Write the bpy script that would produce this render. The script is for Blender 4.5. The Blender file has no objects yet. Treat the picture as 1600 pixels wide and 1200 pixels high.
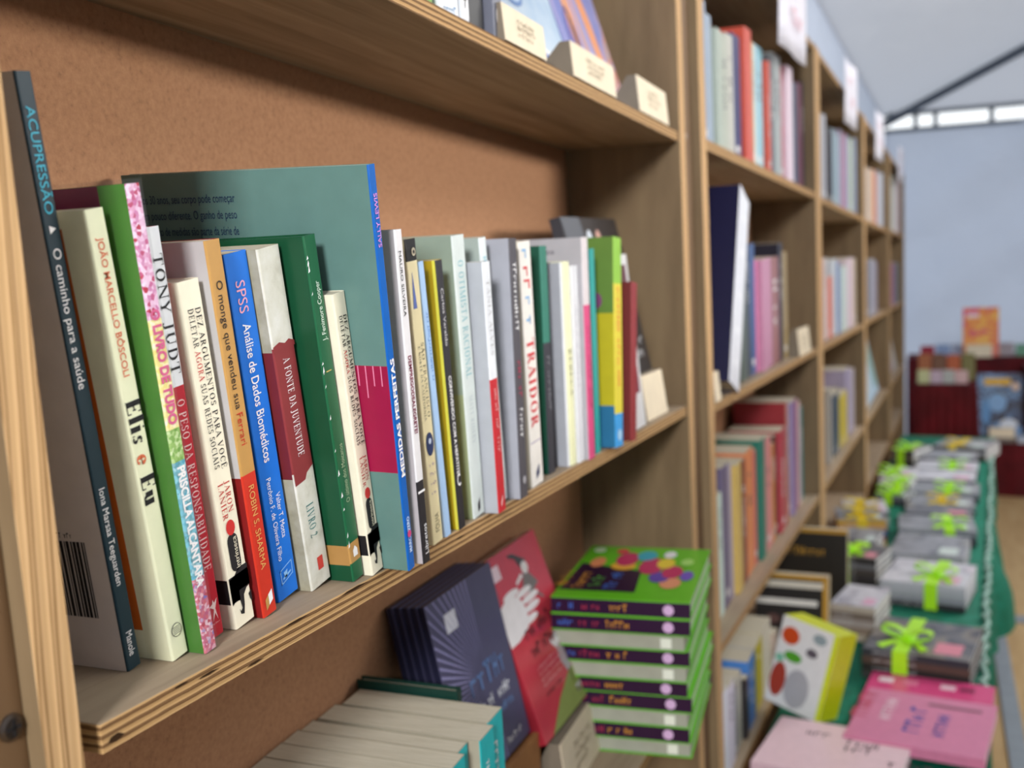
import bpy, bmesh, math, random
from mathutils import Matrix, Vector
random.seed(7)
SC = bpy.context.scene
COL = SC.collection
# ------------------------------------------------------------------ camera, world, lights, exposure
cam_d = bpy.data.cameras.new('camera'); cam = bpy.data.objects.new('camera', cam_d); COL.objects.link(cam)
_right = Vector((0.37257230, -0.92734705, -0.03489025))
_down = Vector((-0.10092561, -0.00311659, -0.99488909))
_fwd = Vector((0.92249873, 0.37418944, -0.09475422))
_m = Matrix((( _right.x, -_down.x, -_fwd.x), (_right.y, -_down.y, -_fwd.y), (_right.z, -_down.z, -_fwd.z))).to_4x4()
_m.translation = Vector((-0.39360, -0.38862, 0.21279))
cam.matrix_world = _m
cam_d.sensor_width = 36.0; cam_d.lens = 36.0 * 1650.42 / 1600.0
cam_d.clip_start = 0.02; cam_d.clip_end = 100
cam_d.dof.use_dof = True; cam_d.dof.focus_distance = 0.70
cam_d.dof.aperture_fstop = 6.2
SC.camera = cam
W = bpy.data.worlds.new('daylight'); SC.world = W; W.use_nodes = True
W.node_tree.nodes['Background'].inputs[0].default_value = (0.93, 0.97, 1.0, 1)
W.node_tree.nodes['Background'].inputs[1].default_value = 1.06
def area(name, loc, target, size, energy, col, spread=180):
    l = bpy.data.lights.new(name, 'AREA'); l.shape = 'RECTANGLE'; l.size = size[0]; l.size_y = size[1]; l.energy = energy; l.color = col; l.spread = math.radians(spread)
    o = bpy.data.objects.new(name, l); COL.objects.link(o); o.location = loc
    o.rotation_euler = (Vector(target) - Vector(loc)).to_track_quat('-Z', 'Y').to_euler()
    return o
area('tent_light_front', (2.3, -3.9, 1.02), (0.9, 0.1, 0.40), (2.6, 0.4), 9, (1.0, 0.97, 0.93), 45)
area('tent_light_behind', (-2.8, -0.92, 1.27), (1.2, 0.0, 0.2), (0.45, 0.45), 100, (0.97, 0.98, 1.0))
area('tent_lamp_far', (4.6, -2.6, 2.2), (4.0, 0.0, -0.2), (2.4, 0.9), 90, (1.0, 0.97, 0.93))
SC.view_settings.view_transform = 'Standard'; SC.view_settings.look = 'None'
SC.view_settings.exposure = 0.42; SC.view_settings.gamma = 1.0
SC.view_settings.use_curve_mapping = False

# ------------------------------------------------------------------ materials
def lin(h):
    h = h.lstrip('#'); c = [int(h[i:i+2], 16) / 255 for i in (0, 2, 4)]
    return tuple(x / 12.92 if x <= .04045 else ((x + .055) / 1.055) ** 2.4 for x in c) + (1,)
_mc = {}
def mat(hexc, rough=.5, spec=.5, var=.06, scale=40.0, metal=0.0, coat=0.0):
    """plain surface with a faint procedural mottling"""
    key = (hexc, rough, spec, var, scale, metal, coat)
    if key in _mc: return _mc[key]
    m = bpy.data.materials.new('surface_' + hexc); m.use_nodes = True
    nt = m.node_tree; b = nt.nodes['Principled BSDF']
    b.inputs['Roughness'].default_value = rough; b.inputs['Specular IOR Level'].default_value = spec
    b.inputs['Metallic'].default_value = metal; b.inputs['Coat Weight'].default_value = coat
    c = lin(hexc)
    if var > 0:
        tc = nt.nodes.new('ShaderNodeTexCoord'); n = nt.nodes.new('ShaderNodeTexNoise'); r = nt.nodes.new('ShaderNodeValToRGB')
        n.inputs['Scale'].default_value = scale; n.inputs['Detail'].default_value = 4
        r.color_ramp.elements[0].position = .3; r.color_ramp.elements[1].position = .7
        r.color_ramp.elements[0].color = tuple(x * (1 - var) for x in c[:3]) + (1,)
        r.color_ramp.elements[1].color = tuple(min(1, x * (1 + var)) for x in c[:3]) + (1,)
        nt.links.new(tc.outputs['Object'], n.inputs['Vector']); nt.links.new(n.outputs['Fac'], r.inputs['Fac'])
        nt.links.new(r.outputs['Color'], b.inputs['Base Color'])
    else:
        b.inputs['Base Color'].default_value = c
    _mc[key] = m
    return m
def ramp_mat(name, kind, stops, scale, stretch=(1, 1, 1), rough=.6, bump=0.0, detail=6, distort=0.0, spec=.3, wavedir='Z'):
    m = bpy.data.materials.new(name); m.use_nodes = True; nt = m.node_tree; b = nt.nodes['Principled BSDF']
    b.inputs['Roughness'].default_value = rough; b.inputs['Specular IOR Level'].default_value = spec
    tc = nt.nodes.new('ShaderNodeTexCoord'); mp = nt.nodes.new('ShaderNodeMapping'); mp.inputs['Scale'].default_value = stretch
    nt.links.new(tc.outputs['Object'], mp.inputs['Vector'])
    if kind == 'noise':
        n = nt.nodes.new('ShaderNodeTexNoise'); n.inputs['Detail'].default_value = detail; n.inputs['Distortion'].default_value = distort; out = n.outputs['Fac']
        n.inputs['Roughness'].default_value = .6
    elif kind == 'voronoi':
        n = nt.nodes.new('ShaderNodeTexVoronoi'); out = n.outputs['Color']
    else:
        n = nt.nodes.new('ShaderNodeTexWave'); n.bands_direction = wavedir; n.inputs['Distortion'].default_value = distort
        n.inputs['Detail'].default_value = detail; n.inputs['Detail Scale'].default_value = 3; out = n.outputs['Fac']
    n.inputs['Scale'].default_value = scale
    nt.links.new(mp.outputs['Vector'], n.inputs['Vector'])
    r = nt.nodes.new('ShaderNodeValToRGB'); cr = r.color_ramp
    while len(cr.elements) > 1: cr.elements.remove(cr.elements[-1])
    cr.elements[0].position = stops[0][0]; cr.elements[0].color = lin(stops[0][1])
    for p, h in stops[1:]: cr.elements.new(p).color = lin(h)
    nt.links.new(out, r.inputs['Fac']); nt.links.new(r.outputs['Color'], b.inputs['Base Color'])
    if bump:
        bp = nt.nodes.new('ShaderNodeBump'); bp.inputs['Strength'].default_value = bump; bp.inputs['Distance'].default_value = .001
        nt.links.new(n.outputs['Fac'] if kind != 'voronoi' else n.outputs['Distance'], bp.inputs['Height']); nt.links.new(bp.outputs['Normal'], b.inputs['Normal'])
    return m
# plywood: long grain along one axis; edges show the plies
PLY_X = ramp_mat('plywood_face_grain', 'noise', [(.25, '7d6c58'), (.45, '9a8770'), (.6, 'a5927a'), (.78, 'b5a188')], 55, (.06, 1, 1), .7, .2, 8, .6)
PLY_Z = ramp_mat('plywood_upright_grain', 'noise', [(.25, '66533a'), (.5, '7b664a'), (.78, '877354')], 22, (1, 1, .12), .62, .15)
EDGE_S = ramp_mat('plywood_shelf_edge', 'wave', [(.0, 'b8925f'), (.40, 'c8a272'), (.55, 'b28a5a'), (.70, '7d5a38'), (.88, '54381f'), (1, '8a6844')], 66, (.25, .25, 1), .75, .4, 5, .9, .2, 'Z')
EDGE_U = ramp_mat('plywood_upright_edge', 'wave', [(.0, 'c49e6e'), (.45, 'd4ae7f'), (.7, 'b48e5f'), (.88, '86643d'), (1, 'c49e70')], 30, (1, 1, .06), .75, .4, 6, 2.4, .2, 'X')
BATTEN = ramp_mat('batten_wood', 'noise', [(.25, '574027'), (.5, '6d5236'), (.75, '7a5e40')], 18, (1, 1, .1), .65, .15)
MDF = ramp_mat('hardboard_back', 'noise', [(.28, '9a6f50'), (.40, 'ad7d5a'), (.55, 'b48460'), (.72, 'bc8c67')], 210, (1, 1, 1), .8, .12, 10)
METAL = mat('b5a498', .4, .5, .1, 60, .5)
PAPER = mat('e9e3d4', .8, .2, .05, 200)
PAGES = ramp_mat('page_edges', 'noise', [(.3, 'b0a68f'), (.5, 'c3baa4'), (.7, 'cec6b3')], 160, (8, .2, .2), .9, .1)
PAGESW = ramp_mat('white_page_edges', 'noise', [(.3, 'd2d0cb'), (.5, 'e4e2de'), (.7, 'efedea')], 160, (8, .2, .2), .9, .1)
INK = mat('1c1a1c', .6, .3, 0)
WHITE = mat('f2f0ee', .5, .4, 0)

# ------------------------------------------------------------------ mesh helpers
def mesh(name, v, f, m=None, parent=None, idx=None, smooth=False):
    me = bpy.data.meshes.new(name); me.from_pydata([tuple(p) for p in v], [], f); me.update()
    o = bpy.data.objects.new(name, me); COL.objects.link(o)
    for q in (m if isinstance(m, (list, tuple)) else [m]):
        if q: me.materials.append(q)
    if idx:
        for p, i in zip(me.polygons, idx): p.material_index = i
    if smooth:
        for p in me.polygons: p.use_smooth = True
    if parent: o.parent = parent
    return o
class MB:
    """collects shapes, builds one mesh"""
    def __init__(s): s.v = []; s.f = []; s.i = []
    def add(s, v, f, i=0):
        n = len(s.v); s.v += [tuple(p) for p in v]; s.f += [tuple(a + n for a in q) for q in f]; s.i += [i] * len(f) if isinstance(i, int) else list(i)
    def box(s, x0, x1, y0, y1, z0, z1, i=0, sh=0.0, faces=None):
        v = [(x + sh * z, y, z) for z in (z0, z1) for y in (y0, y1) for x in (x0, x1)]
        # faces: bottom, top, front(-y), back, left, right
        f = [(0, 2, 3, 1), (4, 5, 7, 6), (0, 1, 5, 4), (2, 6, 7, 3), (0, 4, 6, 2), (1, 3, 7, 5)]
        s.add(v, f, faces if faces else [i] * 6)
    def cyl(s, p, axis, r, h, n=16, i=0, r2=None):
        r2 = r if r2 is None else r2; a = 'xyz'.index(axis); v = []
        for k, (hh, rr) in enumerate(((0, r), (h, r2))):
            for j in range(n):
                t = 2 * math.pi * j / n; q = [0, 0, 0]; q[a] = hh; q[(a + 1) % 3] = rr * math.cos(t); q[(a + 2) % 3] = rr * math.sin(t)
                v.append((p[0] + q[0], p[1] + q[1], p[2] + q[2]))
        f = [(j, (j + 1) % n, n + (j + 1) % n, n + j) for j in range(n)] + [tuple(range(n - 1, -1, -1)), tuple(range(n, 2 * n))]
        s.add(v, f, i)
    def build(s, name, m, parent=None, smooth=False, bevel=0):
        o = mesh(name, s.v, s.f, m, parent, s.i, smooth)
        if bevel:
            b = o.modifiers.new('soft_edges', 'BEVEL'); b.width = bevel; b.segments = 2; b.limit_method = 'ANGLE'
        return o
def thing(name, label, cat, loc=(0, 0, 0), rot=(0, 0, 0), group=None):
    o = bpy.data.objects.new(name, None); COL.objects.link(o); o.empty_display_size = .05
    o.location = loc; o.rotation_euler = rot; o['label'] = label; o['category'] = cat
    if group: o['group'] = group
    return o
def tag(o, label, cat, group=None):
    o['label'] = label; o['category'] = cat
    if group: o['group'] = group
    return o
def struct(o): o['kind'] = 'structure'; return o

# ------------------------------------------------------------------ lettering
_tc = {}
def sans(s, bold=0.0):
    key = (s, bold)
    if key in _tc: return _tc[key]
    c = bpy.data.curves.new('t', 'FONT'); c.body = s; c.size = 1; c.resolution_u = 3; c.offset = bold
    o = bpy.data.objects.new('t', c); COL.objects.link(o)
    dg = bpy.context.evaluated_depsgraph_get(); e = o.evaluated_get(dg); me = bpy.data.meshes.new_from_object(e)
    v = [(p.co.x / .73, p.co.y / .73) for p in me.vertices]; f = [tuple(p.vertices) for p in me.polygons]
    bpy.data.objects.remove(o); bpy.data.curves.remove(c); bpy.data.meshes.remove(me)
    w = max([p[0] for p in v], default=.3)
    _tc[key] = (v, f, w); return _tc[key]
# small two-weight serif alphabet: | bar, - bar, / diagonal, o arc, s serif
SG = {
'A': (.80, '/ .10 0 .40 1 .05;/ .68 0 .38 1 .14;- .2 .6 .33 .05;s .10 0 .22;s .68 0 .28'),
'B': (.70, '| .2 0 1 .14;o .36 .75 .24 .25 -90 90;o .36 .27 .28 .27 -90 90;- .08 .38 .97 .05;- .2 .4 .5 .05;- .08 .38 .02 .05'),
'C': (.76, 'o .42 .5 .34 .5 50 310;| .70 .68 .92 .05'),
'D': (.82, '| .2 0 1 .14;o .36 .5 .38 .5 -90 90;- .08 .4 .97 .05;- .08 .4 .02 .05'),
'E': (.70, '| .2 0 1 .14;- .08 .6 .97 .05;- .08 .62 .02 .05;- .2 .5 .5 .05;| .6 .75 1 .04;| .63 0 .25 .04;| .5 .38 .62 .04;s .2 0 .3;s .2 .98 .3'),
'F': (.66, '| .2 0 1 .14;- .08 .6 .97 .05;- .2 .48 .5 .05;| .6 .75 1 .04;| .48 .38 .62 .04;s .2 0 .3;s .2 .98 .3'),
'G': (.84, 'o .42 .5 .34 .5 50 330;| .68 .08 .45 .13;s .68 .45 .26;| .70 .7 .92 .05'),
'H': (.88, '| .2 0 1 .14;| .68 0 1 .14;- .2 .68 .5 .05;s .2 0 .3;s .2 .98 .3;s .68 0 .3;s .68 .98 .3'),
'I': (.42, '| .2 0 1 .14;s .2 0 .3;s .2 .98 .3'),
'J': (.46, '| .26 0 1 .14;o .12 .02 .16 .16 -180 0;s .26 .98 .3'),
'L': (.66, '| .2 0 1 .14;- .08 .6 .02 .05;| .6 0 .25 .04;s .2 .98 .3'),
'M': (1.0, '| .15 0 1 .05;/ .47 0 .17 1 .13;/ .48 0 .82 1 .05;| .83 0 1 .14;s .15 0 .24;s .83 0 .3;s .12 .98 .2;s .86 .98 .24'),
'N': (.88, '| .15 0 1 .05;/ .72 0 .15 1 .14;| .72 0 1 .05;s .15 0 .24;s .10 .98 .2;s .72 .98 .24'),
'O': (.86, 'o .42 .5 .36 .5 0 360'),
'P': (.68, '| .2 0 1 .14;o .36 .73 .26 .27 -90 90;- .08 .38 .97 .05;- .2 .38 .46 .05;s .2 0 .3'),
'Q': (.86, 'o .42 .5 .36 .5 0 360;/ .74 -.2 .44 .05 .12'),
'R': (.76, '| .2 0 1 .14;o .36 .74 .24 .26 -90 90;- .08 .38 .97 .05;- .2 .38 .48 .05;/ .64 0 .38 .48 .13;s .2 0 .3;s .66 0 .2'),
'S': (.60, 'o .3 .74 .21 .25 30 270;o .3 .26 .23 .25 -150 90;| .5 .74 .93 .04;| .07 .07 .28 .04'),
'T': (.74, '| .36 0 1 .14;- .04 .68 .97 .05;| .06 .75 1 .04;| .66 .75 1 .04;s .36 0 .3'),
'U': (.84, '| .2 .25 1 .14;| .66 .25 1 .05;o .41 .28 .24 .28 180 360;s .2 .98 .3;s .66 .98 .24'),
'V': (.78, '/ .38 0 .12 1 .14;/ .38 0 .66 1 .05;s .12 .98 .28;s .66 .98 .22'),
'Y': (.74, '| .36 0 .48 .14;/ .36 .44 .1 1 .14;/ .38 .44 .64 1 .05;s .36 0 .3;s .1 .98 .28;s .64 .98 .22'),
'Z': (.70, '/ .10 0 .54 1 .14;- .06 .62 .97 .05;- .06 .64 .02 .05;| .08 .75 1 .04;| .62 0 .25 .04'),
'l': (.36, '| .18 0 1.05 .14;s .18 0 .3;s .12 1.03 .2'),
'i': (.36, '| .18 0 .66 .14;s .18 0 .3;s .12 .64 .2;o .18 .9 .05 .05 0 360'),
's': (.46, 'o .23 .49 .14 .17 30 270;o .23 .17 .16 .17 -150 90;| .38 .48 .64 .04;| .05 .04 .2 .04'),
'e': (.60, 'o .3 .33 .24 .33 0 320;- .1 .5 .36 .05'),
'u': (.66, '| .16 .16 .66 .14;| .5 0 .66 .14;o .33 .18 .17 .18 180 330;s .12 .64 .2;s .45 .64 .2;s .53 0 .18'),
'2': (.56, 'o .28 .74 .2 .25 -20 180;/ .08 0 .46 .66 .07;- .06 .5 .03 .07;| .5 0 .2 .04'),
' ': (.38, ''), '?': (.5, ''),
}
SG['Ê'] = (.70, SG['E'][1] + ';/ .2 1.06 .36 1.22 .06;/ .52 1.06 .36 1.22 .06')
SG['Ç'] = (.76, SG['C'][1] + ';| .42 -.18 0 .07')
SG['Ã'] = (.80, SG['A'][1] + ';- .25 .55 1.12 .06')
SG['Ó'] = (.86, SG['O'][1] + ';/ .38 1.06 .52 1.22 .07')
SG['À'] = SG['A']
def serif(s, _b=0):
    key = (s, 'serif', _b); B1 = 1 + _b
    if key in _tc: return _tc[key]
    V = []; F = []; x = 0
    def quad(a, b, c, d):
        n = len(V); V.extend([a, b, c, d]); F.append((n, n + 1, n + 2, n + 3))
    for ch in s:
        adv, prog = SG.get(ch, SG[' '])
        for st in prog.split(';'):
            if not st: continue
            k = st.split(); n = [float(q) for q in k[1:]]
            if k[0] in '|/': n[-1] *= B1 if n[-1] > .08 else 1 + _b * .3
            if k[0] == '|': quad((x + n[0] - n[3] / 2, n[1]), (x + n[0] + n[3] / 2, n[1]), (x + n[0] + n[3] / 2, n[2]), (x + n[0] - n[3] / 2, n[2]))
            elif k[0] == '-': quad((x + n[0], n[2] - n[3] / 2), (x + n[1], n[2] - n[3] / 2), (x + n[1], n[2] + n[3] / 2), (x + n[0], n[2] + n[3] / 2))
            elif k[0] == 's': quad((x + n[0] - n[2] / 2, n[1] - .005), (x + n[0] + n[2] / 2, n[1] - .005), (x + n[0] + n[2] / 2, n[1] + .035), (x + n[0] - n[2] / 2, n[1] + .035))
            elif k[0] == '/': quad((x + n[0] - n[4] / 2, n[1]), (x + n[0] + n[4] / 2, n[1]), (x + n[2] + n[4] / 2, n[3]), (x + n[2] - n[4] / 2, n[3]))
            else:
                cx, cy, rx, ry, a0, a1 = n; N = 16; prev = None
                for j in range(N + 1):
                    a = math.radians(a0 + (a1 - a0) * j / N); th = .045 + .10 * B1 * abs(math.cos(a)); th = min(th, rx * .98)
                    o_ = (x + cx + rx * math.cos(a), cy + ry * math.sin(a)); i_ = (x + cx + (rx - th) * math.cos(a), cy + (ry - min(th, ry * .9)) * math.sin(a))
                    if prev: quad(prev[0], o_, i_, prev[1])
                    prev = (o_, i_)
        x += adv + .05
    _tc[key] = (V, F, x); return _tc[key]
def lettering(parent, runs, O, X, Y, length, height, fn=sans, bold=0.0, name='lettering', align=0.0, spread=True):
    """runs [(text, material)] laid from O along X (unit), capitals rising along Y, squeezed into length x height"""
    V = []; F = []; I = []; M = []; x = 0
    for s, m in runs:
        v, f, w = fn(s, bold); n = len(V)
        V += [(p[0] + x, p[1]) for p in v]; F += [tuple(q + n for q in k) for k in f]; I += [len(M)] * len(f); M.append(m); x += w + (.35 if len(runs) > 1 else 0)
    sx = length / max(x, .01)
    O = Vector(O); X = Vector(X); Y = Vector(Y)
    return mesh(name, [O + X * (p[0] * sx) + Y * (p[1] * height) for p in V], F, M, parent, I)
def shape(parent, name, pts, m, O, X, Y):
    O = Vector(O); X = Vector(X); Y = Vector(Y)
    return mesh(name, [O + X * p[0] + Y * p[1] for p in pts], [tuple(range(len(pts)))], m, parent)
def scribble(parent, m, O, X, Y, length, height, seed=1, name='small_print', rows=1, gap=1.7):
    """print too small or too blurred to read: rows of letter-sized marks"""
    rnd = random.Random(seed); O = Vector(O); X = Vector(X); Y = Vector(Y); V = []; F = []
    for r in range(rows):
        x = 0
        L = length * (1 if r < rows - 1 else .8)
        while x < L:
            if rnd.random() < .16: x += height * .5; continue
            w = height * rnd.uniform(.35, .7); y0 = -r * height * gap; h = height * rnd.choice((.7, .7, 1))
            k = rnd.random(); bars = [(0, .25, 0, 1), (.25, 1, .75, 1)] if k < .3 else [(0, .25, 0, 1), (.75, 1, 0, 1), (.25, .75, .4, .6)] if k < .6 else [(.35, .65, 0, 1), (0, 1, .8, 1)]
            for a, b, c, d in bars:
                n = len(V); V += [O + X * (x + w * p) + Y * (y0 + h * q) for p, q in ((a, c), (b, c), (b, d), (a, d))]; F.append((n, n + 1, n + 2, n + 3))
            x += w + height * .18
    return mesh(name, V, F, m, parent)
DN, UP = Vector((0, 0, -1)), Vector((0, 0, 1)); RX, LX = Vector((1, 0, 0)), Vector((-1, 0, 0))
def down(b, runs, f0, f1, cap, cx=.5, **k):
    """top-to-bottom lettering on a spine: f0..f1 fractions from the top, cap height as a fraction of the thickness"""
    t, h = b['t'], b['h']; runs = runs if isinstance(runs, list) else [runs]
    o = lettering(b['o'], runs, (t * (cx - cap / 2), -.0004, h * (1 - f0)), DN, RX, h * (f1 - f0), t * cap, **k); return o
def upw(b, runs, f0, f1, cap, cx=.5, **k):
    t, h = b['t'], b['h']; runs = runs if isinstance(runs, list) else [runs]
    return lettering(b['o'], runs, (t * (cx + cap / 2), -.0004, h * (1 - f1)), UP, LX, h * (f1 - f0), t * cap, **k)
def poly(b, name, pts, m):
    """flat mark on the spine: points in (thickness fraction, fraction from the top)"""
    return mesh(name, [(b['t'] * p, -.0003, b['h'] * (1 - q)) for p, q in pts], [tuple(range(len(pts)))], m, b['o'])
def rect(b, name, x0, x1, f0, f1, m): return poly(b, name, [(x0, f1), (x1, f1), (x1, f0), (x0, f0)], m)
def disc(b, name, cx, f, r, m, n=20, sy=1.0):
    return mesh(name, [(b['t'] * cx + r * math.cos(2 * math.pi * j / n), -.0005, b['h'] * (1 - f) + sy * r * math.sin(2 * math.pi * j / n)) for j in range(n)], [tuple(range(n))], m, b['o'])

# ------------------------------------------------------------------ books
def book_parts(root, t, d, h, spine, cover, pages=None, hard=False, zones=(), czones=(), strip=None, rnd_spine=0.0):
    """one wrap-around cover with a folded spine, and the page block. zones/czones: (from top f0, f1, material) on spine / left cover;
    strip: (width, material) band of the left cover beside the spine. rnd_spine bulges the spine."""
    pages = pages or PAGES
    c = .0022 if hard else .0006; r = min(.0012, t * .12); sw = strip[0] if strip else .006
    bul = rnd_spine
    prof = [(0, d), (0, sw), (0, r), (r * .3, r * .3), (r, 0)]
    if bul: prof += [(t * .3, -bul), (t * .7, -bul)]
    prof += [(t - r, 0), (t - r * .3, r * .3), (t, r), (t, sw), (t, d)]
    n = len(prof)
    inn = []
    for x, y in prof:
        inn.append((min(max(x, c), t - c), max(y, c) if y < d else d))
    kinds = ['L'] + ['S' if i >= 2 and i < n - 3 else ('T' if i == 1 else ('R2' if i == n - 3 else 'R')) for i in range(1, n - 1)]
    zs = sorted(set([0.0, 1.0] + [1 - q for z in (list(zones) + list(czones)) for q in z[:2]]))
    mats = [spine, cover]; V = []; F = []; I = []
    def mi(m):
        if m not in mats: mats.append(m)
        return mats.index(m)
    for z in zs:
        V += [(x, y, z * h) for x, y in prof] + [(x, y, z * h) for x, y in inn]
    N = 2 * n
    for a in range(len(zs) - 1):
        fm = 1 - (zs[a] + zs[a + 1]) / 2
        for i in range(n - 1):
            A = a * N + i; F.append((A, A + 1, A + 1 + N, A + N))
            kd = kinds[i]; m = spine if kd == 'S' else cover
            if kd == 'S':
                for q in zones:
                    if q[0] <= fm <= q[1]: m = q[2]
            elif kd in 'LT':
                if strip and kd == 'T': m = strip[1]
                else:
                    for q in czones:
                        if q[0] <= fm <= q[1]: m = q[2]
            I.append(mi(m))
            B = A + n; F.append((B + 1, B, B + N, B + N + 1)); I.append(mi(cover))
        for e, fl in ((0, 0), (n - 1, 1)):
            A = a * N + e; q = (A, A + N, A + N + n, A + n); F.append(q if not fl else q[::-1]); I.append(mi(cover))
    for lev, fl in ((0, 0), ((len(zs) - 1) * N, 1)):
        for i in range(n - 1):
            q = (lev + i, lev + n + i, lev + n + i + 1, lev + i + 1); F.append(q if not fl else q[::-1]); I.append(mi(cover))
    cv = mesh('cover', V, F, mats, root, I)
    pg = MB(); ins = .003 if hard else .0004
    pg.box(c, t - c, c + .0006, d - (.003 if hard else .0008), ins, h - ins); pg.build('pages', pages, root)
    return cv
def book(name, label, loc, lean, t, d, h, spine, cover, group=None, yaw=0.0, cat='book', pitch=0.0, **k):
    z = loc[2] + (t * math.sin(lean) if lean > 0 else 0) + .0003
    o = thing(name, label, cat, (loc[0], loc[1], z), (pitch, lean, yaw), group)
    book_parts(o, t, d, h, spine, cover, **k)
    return dict(o=o, t=t, d=d, h=h)
def slab_book(name, label, loc, rot, w, h, t, front, side, group=None, cat='book', pages=None, hard=False, spine=None):
    """a book seen from its front cover: width along x, height along z, thickness along +y, front cover facing -y, spine on the left"""
    loc = (loc[0], loc[1], loc[2] + t * math.sin(max(0, -rot[0])) + max(0, w * math.sin(rot[1])) + .0005)
    o = thing(name, label, cat, loc, rot, group)
    c = .002 if hard else .0007; m = MB()
    m.box(0, w, 0, c, 0, h, 0); m.box(0, w, t - c, t, 0, h, 1); m.box(0, c, c, t - c, 0, h, 1)
    m.build('cover', [front, spine or side], o)
    p = MB(); e = .003 if hard else .0008; p.box(c, w - e, c, t - c, e * .5, h - e * .5); p.build('pages', pages or PAGES, o)
    return dict(o=o, w=w, h=h, t=t)
def fpoly(b, name, pts, m, lift=.0004):
    """flat mark on a front cover: fractions of width and height from the top left corner"""
    return mesh(name, [(b['w'] * x, -lift, b['h'] * (1 - y)) for x, y in pts], [tuple(range(len(pts)))], m, b['o'])
def frect(b, name, x0, x1, y0, y1, m, lift=.0004): return fpoly(b, name, [(x0, y1), (x1, y1), (x1, y0), (x0, y0)], m, lift)
def fell(b, name, cx, cy, rx, ry, m, lift=.0005, n=20): return fpoly(b, name, [(cx + rx * math.cos(2 * math.pi * j / n), cy - ry * math.sin(2 * math.pi * j / n)) for j in range(n)], m, lift)
def ftext(b, s, m, x0, y, x1, cap, lift=.0006, **k):
    return lettering(b['o'], [(s, m)], (b['w'] * x0, -lift, b['h'] * (1 - y)), (1, 0, 0), (0, 0, 1), b['w'] * (x1 - x0), b['h'] * cap, **k)
# ------------------------------------------------------------------ the tent
FLOOR_Z = -1.45; TABLE_Z = -0.80
SHEAR = -0.055                       # the shelving stands racked a little to the left
D = 0.192
U_O = Vector((1.5094, -0.0075, 0)); U_A = -0.0232
U_T = Vector((math.cos(U_A), math.sin(U_A), 0)); U_N = Vector((-math.sin(U_A), math.cos(U_A), 0))
def U(s, q, z): return U_O + U_T * s + U_N * q + Vector((0, 0, z))
fl_m = ramp_mat('beige_floor', 'noise', [(.3, 'a5875c'), (.5, 'b29468'), (.7, 'bb9f74')], 3.0, (1, 6, 1), .55, .05)
struct(mesh('floor', [(-3, .4, FLOOR_Z), (-3, -10, FLOOR_Z), (10, -10, FLOOR_Z), (10, .4, FLOOR_Z)], [(0, 1, 2, 3)], fl_m))
def fabric(name, hexc, trans):
    m = bpy.data.materials.new(name); m.use_nodes = True; nt = m.node_tree; out = nt.nodes['Material Output']; b = nt.nodes['Principled BSDF']
    b.inputs['Base Color'].default_value = lin(hexc); b.inputs['Roughness'].default_value = .7; b.inputs['Specular IOR Level'].default_value = .25
    t = nt.nodes.new('ShaderNodeBsdfTranslucent'); t.inputs['Color'].default_value = lin(hexc); mx = nt.nodes.new('ShaderNodeMixShader'); mx.inputs[0].default_value = trans
    nt.links.new(b.outputs[0], mx.inputs[1]); nt.links.new(t.outputs[0], mx.inputs[2]); nt.links.new(mx.outputs[0], out.inputs['Surface'])
    n = nt.nodes.new('ShaderNodeTexNoise'); n.inputs['Scale'].default_value = 2.2; n.inputs['Detail'].default_value = 3; n.inputs['Distortion'].default_value = .6
    tc = nt.nodes.new('ShaderNodeTexCoord'); nt.links.new(tc.outputs['Object'], n.inputs['Vector'])
    bp = nt.nodes.new('ShaderNodeBump'); bp.inputs['Strength'].default_value = .5; bp.inputs['Distance'].default_value = .12
    nt.links.new(n.outputs['Fac'], bp.inputs['Height']); nt.links.new(bp.outputs['Normal'], b.inputs['Normal'])
    return m
ROOF = fabric('tent_roof_fabric', 'c0c3cb', .5); WALL = fabric('tent_wall_fabric', 'b4bccb', .4)
EAVE = 1.54
cn = Vector((9.6, .09, EAVE)); ap = Vector((4.6, -4.97, EAVE + 1.65))
struct(mesh('ceiling', [(-3, .46, EAVE), cn, ap, (-3, -4.97, EAVE + 1.65), (9.6, -9.97, EAVE), (-3, -9.97, EAVE)], [(0, 1, 2, 3), (1, 4, 2), (3, 2, 4, 5)], ROOF))
# far wall with hanging folds
V = []; F = []; NY, NZ = 90, 40
for j in range(NZ + 1):
    for i in range(NY + 1):
        y = .06 - 10.03 * i / NY; z = FLOOR_Z + (1.44 - FLOOR_Z) * j / NZ; u = (z - FLOOR_Z) / 2.9
        x = 9.6 + .02 * math.sin(y * 6 + 2.4 * u) + .05 * math.sin(y * 2.1 - 5 * u + .6) + .035 * math.sin((y * 1.6 + z * 2.6) * 3) + .02 * math.sin((y * 2.2 - z * 1.3) * 5)
        V.append((x, y, z))
for j in range(NZ):
    for i in range(NY):
        a = j * (NY + 1) + i; F.append((a, a + 1, a + NY + 2, a + NY + 1))
struct(mesh('wall_far', V, F, WALL, smooth=True))
p0, p1 = U(-4.6, .27, 0), U(8.15, .27, 0)
struct(mesh('wall_back', [(p0.x, p0.y, FLOOR_Z), (p1.x, p1.y, FLOOR_Z), (p1.x, p1.y, EAVE + .03), (p0.x, p0.y, EAVE + .03)], [(0, 1, 2, 3)], WALL))
struct(mesh('wall_near', [(-3, .4, FLOOR_Z), (-3, -9.97, FLOOR_Z), (-3, -9.97, EAVE), (-3, -4.97, EAVE + 1.65), (-3, .4, EAVE)], [(0, 1, 2, 3, 4)], WALL))
struct(mesh('wall_right', [(-3, -9.97, FLOOR_Z), (10, -9.97, FLOOR_Z), (10, -9.97, EAVE), (-3, -9.97, EAVE)], [(0, 1, 2, 3)], WALL))
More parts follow.
